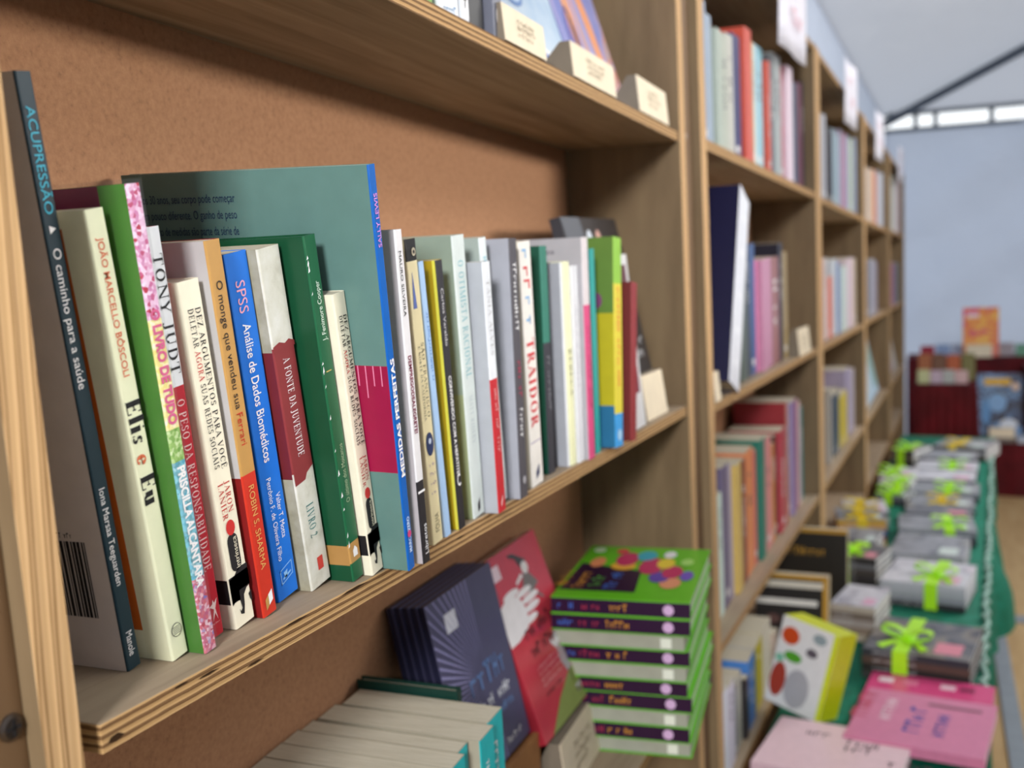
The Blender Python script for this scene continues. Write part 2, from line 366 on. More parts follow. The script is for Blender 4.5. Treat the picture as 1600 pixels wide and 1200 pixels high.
m = MB(); m.box(-.4, 3.1, -1.62, -1.6, FLOOR_Z, .40); struct(m.build('added_light_blocker', mat('4a4742', .9, .2, .05)))  # added out-of-view partition, keeps low light off the lower shelves
GREY_METAL = mat('5e6670', .45, .5, .05, 30, .4)
def tube(name, pts, r, m, parent=None, n=10):
    V = []; F = []
    for k, p in enumerate(pts):
        p = Vector(p); d = (Vector(pts[min(k + 1, len(pts) - 1)]) - Vector(pts[max(k - 1, 0)])).normalized()
        a = d.cross(Vector((0, 0, 1)) if abs(d.z) < .9 else Vector((1, 0, 0))).normalized(); b = d.cross(a)
        V += [p + a * (r * math.cos(2 * math.pi * j / n)) + b * (r * math.sin(2 * math.pi * j / n)) for j in range(n)]
    for k in range(len(pts) - 1): F += [(k * n + j, k * n + (j + 1) % n, (k + 1) * n + (j + 1) % n, (k + 1) * n + j) for j in range(n)]
    F += [tuple(range(n - 1, -1, -1)), tuple(range((len(pts) - 1) * n, len(pts) * n))]
    return mesh(name, V, F, m, parent, smooth=True)
struct(tube('trim_1', [cn + Vector((-.02, -.02, -.06)), ap + Vector((0, 0, -.06))], .035, GREY_METAL))
m = MB(); m.box(9.52, 9.60, -8, .06, EAVE, EAVE + .05)
for y in (-.20, -.36, -.80, -1.6, -2.6): m.box(9.55, 9.60, y - .02, y + .02, 1.40, EAVE)
m.box(9.58, 9.62, -8, .06, 1.405, 1.44); struct(m.build('trim_2', GREY_METAL))
RAIL = mat('8d959c', .5, .5, .08, 20, .3)
m = MB(); m.box(1.5, 6.6, -.675, -.615, FLOOR_Z, FLOOR_Z + .012); struct(m.build('trim_3', RAIL))
m = MB(); m.box(4.93, 5.02, -6, -.66, FLOOR_Z, FLOOR_Z + .010); struct(m.build('trim_4', RAIL))

# ------------------------------------------------------------------ bookcases
TOP = .89
def shelf_board(root, x0, x1, z, t, y0=0.0, y1=D):
    m = MB(); m.box(x0, x1, y0, y1, z - t, z, 0, SHEAR, [0, 0, 1, 1, 1, 1]); return m.build('shelf', [PLY_X, EDGE_S], root, bevel=.0006)
def upright(root, x0, x1, z0, z1, y0=-.0037):
    m = MB(); m.box(x0, x1, y0, D, z0, z1, 0, SHEAR, [1, 1, 1, 1, 0, 0]); return m.build('side_panel', [PLY_Z, EDGE_U], root, bevel=.0006)
def screw(root, x, y, z, r=.005, mt=None):
    m = MB(); n = 18
    for (rr, yy), (r2, y2) in (((r, 0), (r, -.001)), ((r, -.001), (r * .75, -.0022)), ((r * .75, -.0022), (.0001, -.0026))):
        v = [(x + q * math.cos(2 * math.pi * j / n), y + w, z + q * math.sin(2 * math.pi * j / n)) for q, w in ((rr, yy), (r2, y2)) for j in range(n)]
        m.add(v, [(j, n + j, n + (j + 1) % n, (j + 1) % n) for j in range(n)])
    m.box(x - r * .6, x + r * .6, y - .0029, y - .0024, z - r * .1, z + r * .1, 1); m.box(x - r * .1, x + r * .1, y - .0029, y - .0024, z - r * .6, z + r * .6, 1)
    return m.build('screw', [mt or METAL, INK], root)
def batten(root, x0, x1, y0=.006):
    m = MB(); m.box(x0, x1, y0, y0 + .03, FLOOR_Z, TOP, 0, SHEAR); return m.build('batten', BATTEN, root, bevel=.001)
def backboard(root, x0, x1):
    m = MB(); m.box(x0, x1, D, D + .006, FLOOR_Z, TOP, 0, SHEAR); return m.build('back_panel', MDF, root)
BW = 1.3164
b1 = thing('bookcase', 'nearest plywood bookcase, with the sharp row of books on its middle shelf', 'bookcase', group='plywood bookcases')
b1.location = (0, 0, FLOOR_Z); Z0 = Vector((0, 0, -FLOOR_Z))
def lift(o):      # parts are written in shelf heights; the root stands on the floor
    o.location = Z0; return o
upl = upright(b1, -.0385, -.0155, FLOOR_Z, TOP); lift(upl)
lift(upright(b1, BW + .0155, BW + .055, FLOOR_Z, TOP))
for z, x0, x1 in ((.446, -.0155, BW + .0155), (0, .0, BW + .0155), (-.4715, -.0155, BW + .0155), (-.94, -.0155, BW + .0155), (TOP, -.0155, BW + .0155), (FLOOR_Z + .08, -.0155, BW + .0155)):
    lift(shelf_board(b1, x0, x1, z, .016))
lift(backboard(b1, -.0385, BW + .055))
m = MB(); rnd = random.Random(11)
for x, z, w, h in ((.004, -.0112, .012, .0028), (.075, -.0045, .02, .0012), (.16, -.0018, .03, .0011), (.23, -.0016, .04, .0014), (.31, -.003, .016, .001), (.42, -.0075, .02, .0012), (.12, -.0135, .018, .001), (.055, -.0022, .012, .0011)):
    m.add([(x, -.0005, z), (x + w * .5, -.0005, z - h * .5), (x + w, -.0005, z + h * .1), (x + w * .6, -.0005, z + h), (x + w * .2, -.0005, z + h * .8)], [(0, 1, 2, 3, 4)])
lift(m.build('edge_chips', mat('3a2818', .9, .1, .1), b1))
bt = lift(batten(b1, BW + .055, 1.464)); lift_z = 0
for x, z in ((1.394 - .0, .448), (1.403, -.006)): screw(bt, x, .006, z)
bt2 = lift(batten(b1, -.15, -.0385)); screw(bt2, -.048, .006, .018, .0065, mat('5a5048', .3, .5, .1, 60, .85))
m = MB(); m.box(-.0155, .004, .05, D, -.04, -.016, 0, SHEAR); lift(m.build('shelf_cleat', PLY_X, b1))

def far_case(label, s0, nb, w, p):
    o = thing('bookcase', label, 'bookcase', U(s0, 0, FLOOR_Z), (0, 0, U_A), 'plywood bookcases')
    L = nb * w + (nb - 1) * p
    def l2(q): q.location = (0, 0, -FLOOR_Z); return q
    l2(upright(o, -.045, 0, FLOOR_Z, TOP)); l2(upright(o, L, L + .045, FLOOR_Z, TOP))
    for i in range(nb):
        a = i * (w + p)
        if i: l2(upright(o, a - p, a - p / 2 - .001, FLOOR_Z, TOP)); l2(upright(o, a - p / 2, a, FLOOR_Z, TOP))
        for z in ((.455, .45, .447)[min(i, 2)], (-.018, -.021, -.017)[min(i, 2)], -.483, TABLE_Z, TOP): l2(shelf_board(o, a, a + w, z, .019))
    l2(backboard(o, -.045, L + .045))
    return o
P_ = .1187; BW2 = 1.4648
far_case('second plywood bookcase, three bays wide, right of the screwed batten', 0, 3, BW2, P_)
S3 = 3 * BW2 + 2 * P_ + .19
c3 = far_case('farthest plywood bookcase, one bay, at the white tent wall', S3, 1, BW2, P_)
m = MB(); m.box(-.145, -.045, .006, .036, FLOOR_Z, TOP, 0, SHEAR); q = m.build('batten', BATTEN, c3); q.location = (0, 0, -FLOOR_Z)
# ------------------------------------------------------------------ the sharp row of books, left to right
ROW = dict(
acu=(.0633,.0385,-.1473,.3302,.0110), elis=(.0845,.0244,-.1690,.2621,.0140), pink=(.1006,.0138,-.1459,.2755,.0108), tony=(.1202,.0261,-.1403,.2532,.0144),
dez=(.1434,.0233,-.1595,.2224,.0199), monge=(.1682,.0199,-.1515,.2470,.0150), spss=(.1998,.0300,-.1599,.2398,.0247), fonte=(.2298,.0225,-.1769,.2439,.0256),
mohi=(.2591,.0059,-.1688,.2523,.0149), dez2=(.2772,.0003,-.1740,.2122,.0168), med=(.2958,-.0205,-.176,.3005,.0100), mauro=(.3168,-.0225,-.0943,.2553,.0112),
sf=(.3713,-.0040,-.1104,.2508,.0182), ltb=(.3999,-.0020,-.1331,.2342,.0099), conv=(.4270,-.0021,-.1115,.2350,.0124), oti=(.4682,.0027,-.0928,.2565,.0252),
tania=(.4957,-.0109,-.0766,.2331,.0166), whi=(.5436,.0063,-.1252,.2573,.0159), cris=(.5605,-.0075,-.0346,.2557,.0184), trai=(.6170,.0017,-.0709,.2542,.0323),
dkg=(.6928,.0107,-.0309,.2520,.0202), blk=(.7364,.0184,-.0654,.2285,.0065), whb=(.7438,.0061,-.0378,.2340,.0065), reb=(.7511,.0043,-.0380,.2349,.0181),
whc=(.7701,.0012,-.0383,.2302,.0211), gry=(.7930,-.0042,-.0290,.2632,.0210), teal=(.8344,.0007,-.0216,.2508,.0183), gyb=(.8768,-.0120,.0478,.2653,.0327),
red=(.9267,-.0180,.1048,.2080,.0252))
G1 = 'books on the middle shelf of the nearest bookcase'
def row(key, name, label, spine, cover, depth=None, **k):
    x, y, l, h, t = ROW[key]
    d = min(depth or h * .62, D - y - .002)
    return book(name, label, (x, y, 0), l, t, d, h, spine, cover, G1, **k)
def cm(h, **k): return mat(h, k.pop('rough', .46), k.pop('spec', .3), k.pop('var', .04), 60, **k)
CREAM, NAVY = cm('e9e2c6'), cm('16303a')
b = row('acu', 'paperback', 'tall dark teal spine leaning at the far left beside the plywood post', NAVY, cm('e2d8d0', rough=.3))
down(b, ('ACUPRESSÃO', cm('35b4cf')), .052, .217, .56)
down(b, ('O caminho para a saúde', WHITE), .27, .50, .52)
down(b, ('Iona Marsaa Teeguarden', WHITE), .67, .845, .44); down(b, ('Manole', WHITE), .93, .975, .46)
poly(b, 'logo', [(.3, .235), (.3, .248), (.7, .240)], WHITE)
m = MB(); rnd = random.Random(3); y = .014
while y < .050:
    w = rnd.choice((.0007, .0012, .002)); m.add([(-.0003, y, .032), (-.0003, y, .078), (-.0003, y + w, .078), (-.0003, y + w, .032)], [(0, 1, 2, 3)]); y += w + rnd.choice((.0007, .0012))
m.build('barcode', INK, b['o'])
scribble(b['o'], INK, (-.0003, .050, .080), (0, -1, 0), (0, 0, 1), .036, .003, 4, 'barcode_digits')
scribble(b['o'], mat('4a4048', .6, .3, 0), (-.0003, .072, .17), (0, -1, 0), (0, 0, 1), .03, .003, 8, 'blurb', 5, 2.6)

b = row('elis', 'paperback', 'cream spine with bold black and orange title, orange cover, next to the dark teal spine', cm('e7e8c4', rough=.5), cm('e4e2c0', rough=.5), strip=(.018, cm('e2e0bc', rough=.5)), czones=[(.035, .93, cm('c2601f', rough=.45))])
SAL = cm('d8704c')
down(b, ('JOÃO MARCELLO BÔSCOLI', SAL), .06, .35, .34, bold=.01)
down(b, [('Elis', INK), ('e', SAL), ('Eu', INK)], .40, .655, .80, cx=.54, fn=serif, bold=.75)
disc(b, 'logo', .5, .935, .0042, INK); disc(b, 'logo', .5, .935, .0038, cm('e7e8c4', rough=.5)).location.y = -.0001
for f in (.927, .931, .935, .939, .943): rect(b, 'logo', .28, .72, f - .0007, f + .0007, INK).location.y = -.0004

FLORAL = ramp_mat('pink_floral_print', 'voronoi', [(.0, 'c1447c'), (.3, 'e3b7d3'), (.55, 'efd6e8'), (.75, 'c97aa8'), (.9, 'b53a4c')], 420, rough=.25)
SPECK = ramp_mat('red_speckled_print', 'voronoi', [(.0, 'a22a36'), (.3, 'd27a86'), (.55, 'b05a78'), (.75, 'e6c3c9'), (.9, '7b6fae')], 480, rough=.25)
CYANP = ramp_mat('cyan_speckled_print', 'voronoi', [(.0, '3f8fae'), (.4, '84c4d2'), (.7, '5b8f9a'), (.9, 'a8cfd8')], 480, rough=.25)
YELP = ramp_mat('yellow_printed_paper', 'voronoi', [(.0, 'e0cf6a'), (.5, 'eee3a2'), (.9, 'f3ead0')], 420, rough=.25)
GRNP = ramp_mat('green_speckled_print', 'voronoi', [(.0, '6d9b4b'), (.5, '9dc06f'), (.9, 'cfe0ad')], 480, rough=.25)
b = row('pink', 'paperback', 'green cover with pink floral spine, wrapped in clear plastic', FLORAL, cm('38691f', rough=.25), zones=[(.27, .50, YELP), (.50, .57, GRNP), (.57, .83, CYANP), (.83, 1, SPECK)], czones=[(0, .14, cm('6e1838', rough=.2))], strip=(.02, cm('3f7226', rough=.25)))
down(b, ('O LIVRO DE TUDO', cm('cf5a86')), .25, .49, .66, bold=.045)
down(b, ('PRISCILLA ALCANTARA', WHITE), .58, .85, .6, bold=.04)
m = MB(); m.box(-.0009, b['t'] + .0009, -.0009, b['d'], -.0001, b['h'] + .0025)
pl = bpy.data.materials.new('clear_plastic_wrap'); pl.use_nodes = True; nt = pl.node_tree; bs = nt.nodes['Principled BSDF']; bs.inputs['Roughness'].default_value = .12
tr = nt.nodes.new('ShaderNodeBsdfTransparent'); mx = nt.nodes.new('ShaderNodeMixShader'); mx.inputs[0].default_value = .05; bs.inputs['Base Color'].default_value = (.25, .25, .26, 1)
nt.links.new(tr.outputs[0], mx.inputs[1]); nt.links.new(bs.outputs[0], mx.inputs[2]); nt.links.new(mx.outputs[0], nt.nodes['Material Output'].inputs['Surface'])
m.build('plastic_wrap', pl, b['o'], bevel=.0006)

RED = cm('b51a2b'); REDD = cm('8f1420')
b = row('tony', 'paperback', 'spine white above and crimson below, squeezed between the floral and the cream spine', RED, RED, zones=[(0, .37, cm('e9ebee'))], czones=[(0, .37, cm('e3e4e6'))])
down(b, ('TONY JUDT', INK), .06, .345, .56, cx=.6, fn=serif); down(b, ('O PESO DA RESPONSABILIDADE', cm('e8c9c4')), .40, .83, .46, cx=.58, fn=serif)
poly(b, 'logo', [(.4, .96), (.55, .93), (.3, .92), (.5, .915), (.55, .905), (.62, .915), (.85, .905), (.65, .93), (.75, .96), (.6, .94)], cm('e8c9c4'))
scribble(b['o'], cm('e8c9c4'), (b['t'] * .3, -.0004, b['h'] * .032), (1, 0, 0), (0, 0, 1), b['t'] * .6, .0012, 5)

IVORY = cm('ece4cb', rough=.45)
def ivory(key, label):
    b = row(key, 'paperback', label, IVORY, IVORY, czones=[(.85, .925, INK)])
    r2 = cm('c23a35')
    down(b, ('DEZ ARGUMENTOS PARA VOCÊ', INK), .075, .535, .25, cx=.70, fn=serif)
    down(b, [('DELETAR', INK), ('AGORA', r2), ('SUAS REDES SOCIAIS', INK)], .075, .535, .25, cx=.36, fn=serif)
    down(b, ('JARON', r2), .57, .665, .25, cx=.68, fn=serif); down(b, ('LANIER', r2), .57, .68, .25, cx=.36, fn=serif)
    disc(b, 'logo', .5, .705, b['t'] * .22, cm('c8302e'), 20, 1.15)
    n = 8; pts = []
    for cy, a0 in ((.815, 0), (.745, 180)):
        for j in range(n + 1): a = math.radians(a0 + 180 * j / n); pts.append((.5 + .26 * math.cos(a), cy + .022 * math.sin(a)))
    poly(b, 'logo', pts, INK)
    upw(b, ('intrínseca', cm('e9e2c6')), .735, .83, .22, cx=.56).location.y = -.0002
    rect(b, 'black_swoosh', 0, 1, .845, .895, INK)
    rect(b, 'black_swoosh', 0, .42, .85, .922, INK)
    poly(b, 'black_swoosh', [(0, .851), (0, .927), (.2, .918), (.40, .925), (.45, .95), (.36, .957), (.30, .947), (.34, .965), (.5, .97), (.58, .945), (.62, .915), (.8, .90), (1, .895), (1, .83), (.55, .828), (.3, .846)], INK)
    poly(b, 'black_swoosh', [(1, .915), (.85, .922), (.9, .94), (1, .95)], INK)
    return b
ivory('dez', 'first ivory spine with red dot and black swoosh, left of the ochre and red spine')
OCH = cm('bd8f4e')
b = row('monge', 'paperback', 'spine ochre above and red below, left of the bright blue book', cm('c8321f'), cm('7d1718'), zones=[(0, .605, OCH)], czones=[(0, .61, cm('b3afae'))])
down(b, [('O monge que vendeu sua', INK), ('Ferrari', cm('c2341f'))], .10, .535, .42); down(b, ('ROBIN S. SHARMA', cm('d9a45e')), .635, .87, .40)
poly(b, 'logo', [(.25, .955), (.25, .985), (.5, .975), (.5, .945)], OCH); poly(b, 'logo', [(.5, .945), (.5, .975), (.8, .965), (.8, .935)], WHITE)
scribble(b['o'], INK, (-.0003, .06, .205), (0, -1, 0), (0, 0, 1), .03, .003, 21, 'blurb', 2, 2)

BLUE = cm('1272d8')
b = row('spss', 'paperback', 'bright blue spine with white title, right of the ochre and red spine', BLUE, BLUE)
down(b, ('SPSS', cm('e6a9bd')), .075, .165, .42); down(b, ('Análise de Dados Biomédicos', WHITE), .195, .59, .36, bold=.01)
down(b, ('Valter T. Motta', WHITE), .69, .825, .22, cx=.70); down(b, ('Petrônio F. de Oliveira Filho', WHITE), .635, .885, .22, cx=.38)
for p in ([(.25, .915), (.85, .9), (.85, .903), (.25, .918)], [(.25, .955), (.8, .94), (.8, .943), (.25, .958)], [(.25, .915), (.28, .915), (.28, .958), (.25, .958)], [(.82, .9), (.85, .9), (.83, .943), (.8, .943)], [(.35, .94), (.75, .928), (.75, .934), (.35, .946)], [(.4, .925), (.6, .92), (.55, .94), (.45, .945)]): poly(b, 'logo', p, cm('8fc4f2'))

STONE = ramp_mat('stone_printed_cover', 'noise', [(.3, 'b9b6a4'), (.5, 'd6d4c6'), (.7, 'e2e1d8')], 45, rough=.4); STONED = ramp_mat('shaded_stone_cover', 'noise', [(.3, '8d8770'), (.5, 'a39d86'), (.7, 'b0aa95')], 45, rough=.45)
MAR = cm('8a3436')
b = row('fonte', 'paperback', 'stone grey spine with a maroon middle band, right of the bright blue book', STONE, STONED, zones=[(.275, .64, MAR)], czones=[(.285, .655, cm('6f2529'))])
poly(b, 'torn_edge', [(0, .285), (0, .27), (.3, .262), (.55, .27), (.75, .262), (1, .272), (1, .285)], MAR); poly(b, 'torn_edge', [(0, .639), (1, .639), (.62, .655), (.5, .672), (0, .676)], MAR)
down(b, ('A FONTE DA JUVENTUDE', WHITE), .31, .60, .30, fn=serif); down(b, ('LIVRO 2', cm('3f7f7a')), .745, .85, .34, fn=serif); rect(b, 'publisher_mark', .45, .72, .915, .955, cm('c9423a'))

GRN = cm('1c5f3c', rough=.35)
b = row('mohi', 'hardcover_book', 'tall green hardback with gold band near its foot, before the second ivory spine', GRN, cm('17492f', rough=.3), zones=[(.885, .945, cm('b98c4e'))], czones=[(.89, .95, cm('a97f47'))], hard=True)
upw(b, ('J. Fenimore Cooper', cm('cfe0cf')), .125, .29, .36, bold=.01); upw(b, ('O último dos Moicanos', cm('9fb48f')), .59, .765, .34)
poly(b, 'logo', [(.3, .93), (.3, .91), (.5, .898), (.7, .91), (.7, .93)], WHITE); rect(b, 'fibre', .25, .7, .375, .378, cm('c9b56a'))
m = MB(); rnd = random.Random(5)
for q in range(16):
    z = rnd.uniform(.02, .24); m.add([(-.0004, -.0001, z), (rnd.uniform(.0006, .0018), -.0004, z + .001), (.0008, -.0004, z + rnd.uniform(.002, .006))], [(0, 1, 2)])
m.build('edge_wear', WHITE, b['o'])
ivory('dez2', 'second ivory spine with red dot and black swoosh, right of the green hardback')

TEAL = cm('5f8079', rough=.28); CRIM = cm('94183f', rough=.35); MB_ = cm('1160b4', rough=.3)
b = row('med', 'paperback', 'wide tall book with grey-teal cover, crimson block and thin blue spine', MB_, TEAL, depth=.21, czones=[(.47, .74, CRIM)], pitch=.035)
upw(b, ('SALLY LEWIS', cm('d68fd6')), .065, .19, .5, bold=.01); upw(b, ('MEDIDAS PERFEITAS', WHITE), .455, .755, .56, bold=.03); upw(b, ('MARCO ZERO', cm('cfe2f4')), .86, .955, .4, bold=.02)
disc(b, 'logo', .5, .905, .0028, cm('d6457a'))
m = MB()
for q in range(26):
    y = .006 + q * .0062; L = .024 if q % 5 == 2 else .015; z = b['h'] * .53
    m.add([(-.0003, y, z), (-.0003, y + .0009, z), (-.0003, y + .0009, z - L), (-.0003, y, z - L)], [(0, 1, 2, 3)])
m.build('tape_ticks', cm('dc7f9f'), b['o'])
NB = cm('1c2f52')
for i, s in enumerate(('aos 30 anos, seu corpo pode começar', 'um pouco diferente. O ganho de peso', 'aumento de medidas são parte da série de', 'vezes causadas por mudanças hormonais')):
    lettering(b['o'], [(s, NB)], (-.0004, .196, b['h'] - .022 - i * .0118), (0, -1, 0), (0, 0, 1), .085, .0066, name='back_cover_text')
rect_ = MB(); rect_.add([(-.0004, .03, .03), (-.0004, .055, .03), (-.0004, .055, .075), (-.0004, .03, .075)], [(0, 1, 2, 3)]); rect_.build('barcode_label', cm('9fb0ac'), b['o'])

WHT = cm('e2dfdf', rough=.35); GRC = cm('b6aeb0', rough=.35)
b = row('mauro', 'paperback', 'slim white spine with black foot, just right of the blue spine', WHT, GRC, zones=[(.745, 1, cm('262326'))])
down(b, ('MAURO SILVEIRA', INK), .06, .25, .36, cx=.42); down(b, ('DEMPREGODEALEGRETE!', cm('7c2340')), .365, .60, .44, bold=.02); rect(b, 'white_line', 0, 1, .775, .782, WHITE); upw(b, ('Libretos', WHITE), .88, .975, .5)

SAND = cm('e6d8ab')
b = row('sf', 'paperback', 'sand coloured spine with black photographic top and blue oval', SAND, cm('cbbf9a'), zones=[(0, .07, cm('2a2723', rough=.3))])
disc(b, 'eye', .65, .042, .0034, cm('b7ac92')); disc(b, 'eye', .65, .042, .0016, INK).location.y = -.0002
poly(b, 'blue_figure', [(.35, .10), (.2, .22), (.55, .22)], cm('5d6fae'))
down(b, ('SÃO FRANCISCO', cm('6f6a55')), .33, .58, .26, cx=.68, fn=serif); down(b, ('E NORTE DA CALIFÓRNIA', cm('6f6a55')), .34, .585, .2, cx=.34, fn=serif)
disc(b, 'oval_badge', .5, .665, .0065, cm('27365f'), 24, 1.5); disc(b, 'oval_badge', .5, .655, .0025, cm('c9d4e4')).location.y = -.0002
scribble(b['o'], cm('8d6b8f'), (b['t'] * .25, -.0004, b['h'] * .26), (1, 0, 0), (0, 0, 1), b['t'] * .5, .003, 6, 'flourish', 4, 2.6); upw(b, ('FOLHA', cm('6a5f45')), .90, .965, .42)

b = row('ltb', 'booklet', 'thin pale blue spine between the sand coloured and yellow books', cm('a9c8ea'), cm('b5cdea')); scribble(b['o'], cm('4f7fc0'), (b['t'] * .7, -.0004, b['h'] * .58), UP, LX, b['h'] * .3, b['t'] * .4, 9)
b = row('conv', 'paperback', 'yellow cover with black spine and a white letter C symbol', cm('2a272a'), cm('ab8f12'), strip=(.004, cm('d8cf4a')))
down(b, ('Carlos Varaldo', cm('d5d2d2')), .10, .31, .42); down(b, ('CONVIVENDO COM A HEPATITE', WHITE), .42, .79, .44, bold=.02); lettering(b['o'], [('C', WHITE)], (b['t'] * .2, -.0004, b['h'] * .165), (1, 0, 0), (0, 0, 1), b['t'] * .55, .011, bold=.02)
b = row('oti', 'paperback', 'off-white spine with pale teal title and a grey-green cover', cm('d4dcd8'), cm('8a998b'), czones=[(.55, 1, cm('939d77'))])
down(b, ('O OTIMISTA RACIONAL', cm('7fb6bd')), .085, .50, .46, fn=serif); down(b, ('MATT RIDLEY', cm('bac4c6')), .56, .735, .3, fn=serif); poly(b, 'logo', [(.4, .955), (.6, .935), (.6, .975), (.4, .985)], INK)
b = row('tania', 'paperback', 'spine white above and red below, left of a taller white spine', cm('c4252d'), cm('a9acb2'), zones=[(0, .46, cm('e4e6e9'))])
down(b, ('TANIA ALVES', cm('b4b4b6')), .07, .37, .40, fn=serif); scribble(b['o'], cm('e8b0ae'), (b['t'] * .35, -.0004, b['h'] * .50), DN, RX, b['h'] * .32, b['t'] * .34, 11); poly(b, 'logo', [(.3, .965), (.6, .93), (.6, .95), (.35, .98)], cm('f0c5c2'))
b = row('whi', 'paperback', 'taller white spine partly hidden behind the white and red spine', cm('dfe5e4'), cm('a3aea6')); scribble(b['o'], cm('8fc3d0'), (b['t'] * .3, -.0004, b['h'] * .93), DN, RX, b['h'] * .12, b['t'] * .5, 12)
b = row('cris', 'paperback', 'charcoal spine with white and red print, left of the large red lettering', cm('514d52'), cm('a3a4ac')); scribble(b['o'], WHITE, (b['t'] * .3, -.0004, b['h'] * .91), DN, RX, b['h'] * .33, b['t'] * .45, 13); scribble(b['o'], cm('b73a55'), (b['t'] * .3, -.0004, b['h'] * .55), DN, RX, b['h'] * .2, b['t'] * .45, 14); scribble(b['o'], WHITE, (b['t'] * .3, -.0004, b['h'] * .35), DN, RX, b['h'] * .13, b['t'] * .45, 15); disc(b, 'logo', .5, .93, .004, cm('a9a6aa'))
b = row('trai', 'paperback', 'thick cream spine with the large red upright title', cm('ebe5dc'), cm('d6cdb8'))
RD = cm('d63f45'); LBL = cm('7fb2dc'); down(b, ('TRAIDOR', RD), .39, .76, .64, fn=serif, bold=.4); scribble(b['o'], LBL, (b['t'] * .28, -.0004, b['h'] * .78), DN, RX, b['h'] * .17, b['t'] * .5, 16, 'script_title'); scribble(b['o'], RD, (b['t'] * .25, -.0004, b['h'] * .90), DN, RX, b['h'] * .09, b['t'] * .5, 17, 'script_title'); scribble(b['o'], LBL, (b['t'] * .2, -.0004, b['h'] * .97), DN, RX, b['h'] * .05, b['t'] * .5, 18, 'script_title')
rect(b, 'purple_line', 0, 1, .815, .819, cm('8d7aa0')); poly(b, 'logo', [(.35, .945), (.65, .915), (.65, .955), (.35, .975)], cm('3a3f63'))
b = row('dkg', 'hardcover_book', 'dark green cover whose spine fades to charcoal, right of the cream spine', cm('2f7a66'), cm('0c4a38'), zones=[(.42, 1, cm('34333a'))]); scribble(b['o'], cm('8a8a8f'), (b['t'] * .3, -.0004, b['h'] * .52), DN, RX, b['h'] * .3, b['t'] * .4, 19)
b = row('blk', 'booklet', 'thin black spine right of the dark green book', cm('232126'), cm('2b2a2e'))
b = row('whb', 'booklet', 'thin white spine left of the pale yellow spine', cm('e4e6ea'), cm('a2a3a9'))
b = row('reb', 'paperback', 'pale yellow spine between two white spines', cm('ecebbd'), cm('e2e0b4')); down(b, ('REBECA', cm('6f6a4c')), .42, .66, .4, fn=serif)
b = row('whc', 'paperback', 'white spine just right of the pale yellow spine', cm('dcdcdf'), cm('d2d2d6')); scribble(b['o'], cm('b5b5ba'), (b['t'] * .3, -.0004, b['h'] * .8), DN, RX, b['h'] * .5, b['t'] * .3, 22)
b = row('gry', 'paperback', 'tall pale grey cover with a pink lower spine, behind the white spines', cm('d84c7e'), cm('aca9ac'), zones=[(0, .30, cm('dcd2d2'))]); scribble(b['o'], cm('9c3a5c'), (b['t'] * .35, -.0004, b['h'] * .6), DN, RX, b['h'] * .45, b['t'] * .35, 23)
lettering(b['o'], [('namorados', cm('5a5560'))], (-.0004, .085, b['h'] * .93), (0, -1, 0), (0, 0, 1), .05, .007)
b = row('teal', 'booklet', 'thin teal spine left of the green and yellow children book', cm('2a9d97'), cm('1f857f'))
b = row('gyb', 'childrens_book', 'book with green, yellow and blue cover bands, left of the dark red one', cm('e0cf3c'), cm('b7a914'), zones=[(0, .22, cm('8fc23d')), (.84, 1, cm('3d9fe0'))], czones=[(0, .36, cm('5d7d2e')), (.80, 1, cm('22688f'))])
scribble(b['o'], cm('e0763c'), (b['t'] * .3, -.0004, b['h'] * .76), DN, RX, b['h'] * .56, b['t'] * .4, 25); disc(b, 'logo', .5, .945, .0075, cm('bfe0f4'))
for y, z, r, c in ((.024, .70, .008, '7a3f6a'), (.03, .69, .006, '4a2f5a')): mesh('cover_figure', [(-.0004, y + r * math.cos(j * .5236), b['h'] * z + 1.3 * r * math.sin(j * .5236)) for j in range(12)], [tuple(range(12))], cm(c), b['o'])
b = row('red', 'hardcover_book', 'short dark red book protruding past the shelf edge at the end of the row', cm('8f2a2c'), cm('641619'), hard=True)

# face-out books and the block at the right end of this shelf
DKM = cm('2d2b2e', rough=.3)
b = slab_book('magazine', 'dark magazine leaning on the right side panel, top figure in grey and white', (1.012, .032, .001), (-.22, -.03, 0), .272, .305, .016, DKM, cm('3b3b42'), G1)
fell(b, 'cover_figure', .42, .16, .06, .10, cm('cfd6df')); fell(b, 'cover_figure', .58, .12, .05, .06, cm('c99a8c')); fpoly(b, 'cover_figure', [(.0, .0), (.3, .0), (.42, .3), (.1, .35)], cm('4f535b')); fell(b, 'cover_figure', .75, .42, .12, .06, cm('5d2f34')); scribble(b['o'], cm('c9c9cc'), (.17, -.0006, .10), (1, 0, 0), (0, 0, 1), .09, .012, 31, 'cover_title', 2)
b = slab_book('magazine', 'pale magazine with maroon windows behind the dark red book', (.985, .001, .001), (-.09, -.03, 0), .09, .245, .006, cm('d9d6d4', rough=.3), cm('c9ccd4'), G1)
for y0, y1, c in ((.06, .26, '5a1f2c'), (.31, .55, '4e3224'), (.60, .80, '7a2a35')): frect(b, 'cover_picture', .12, .86, y0, y1, cm(c))
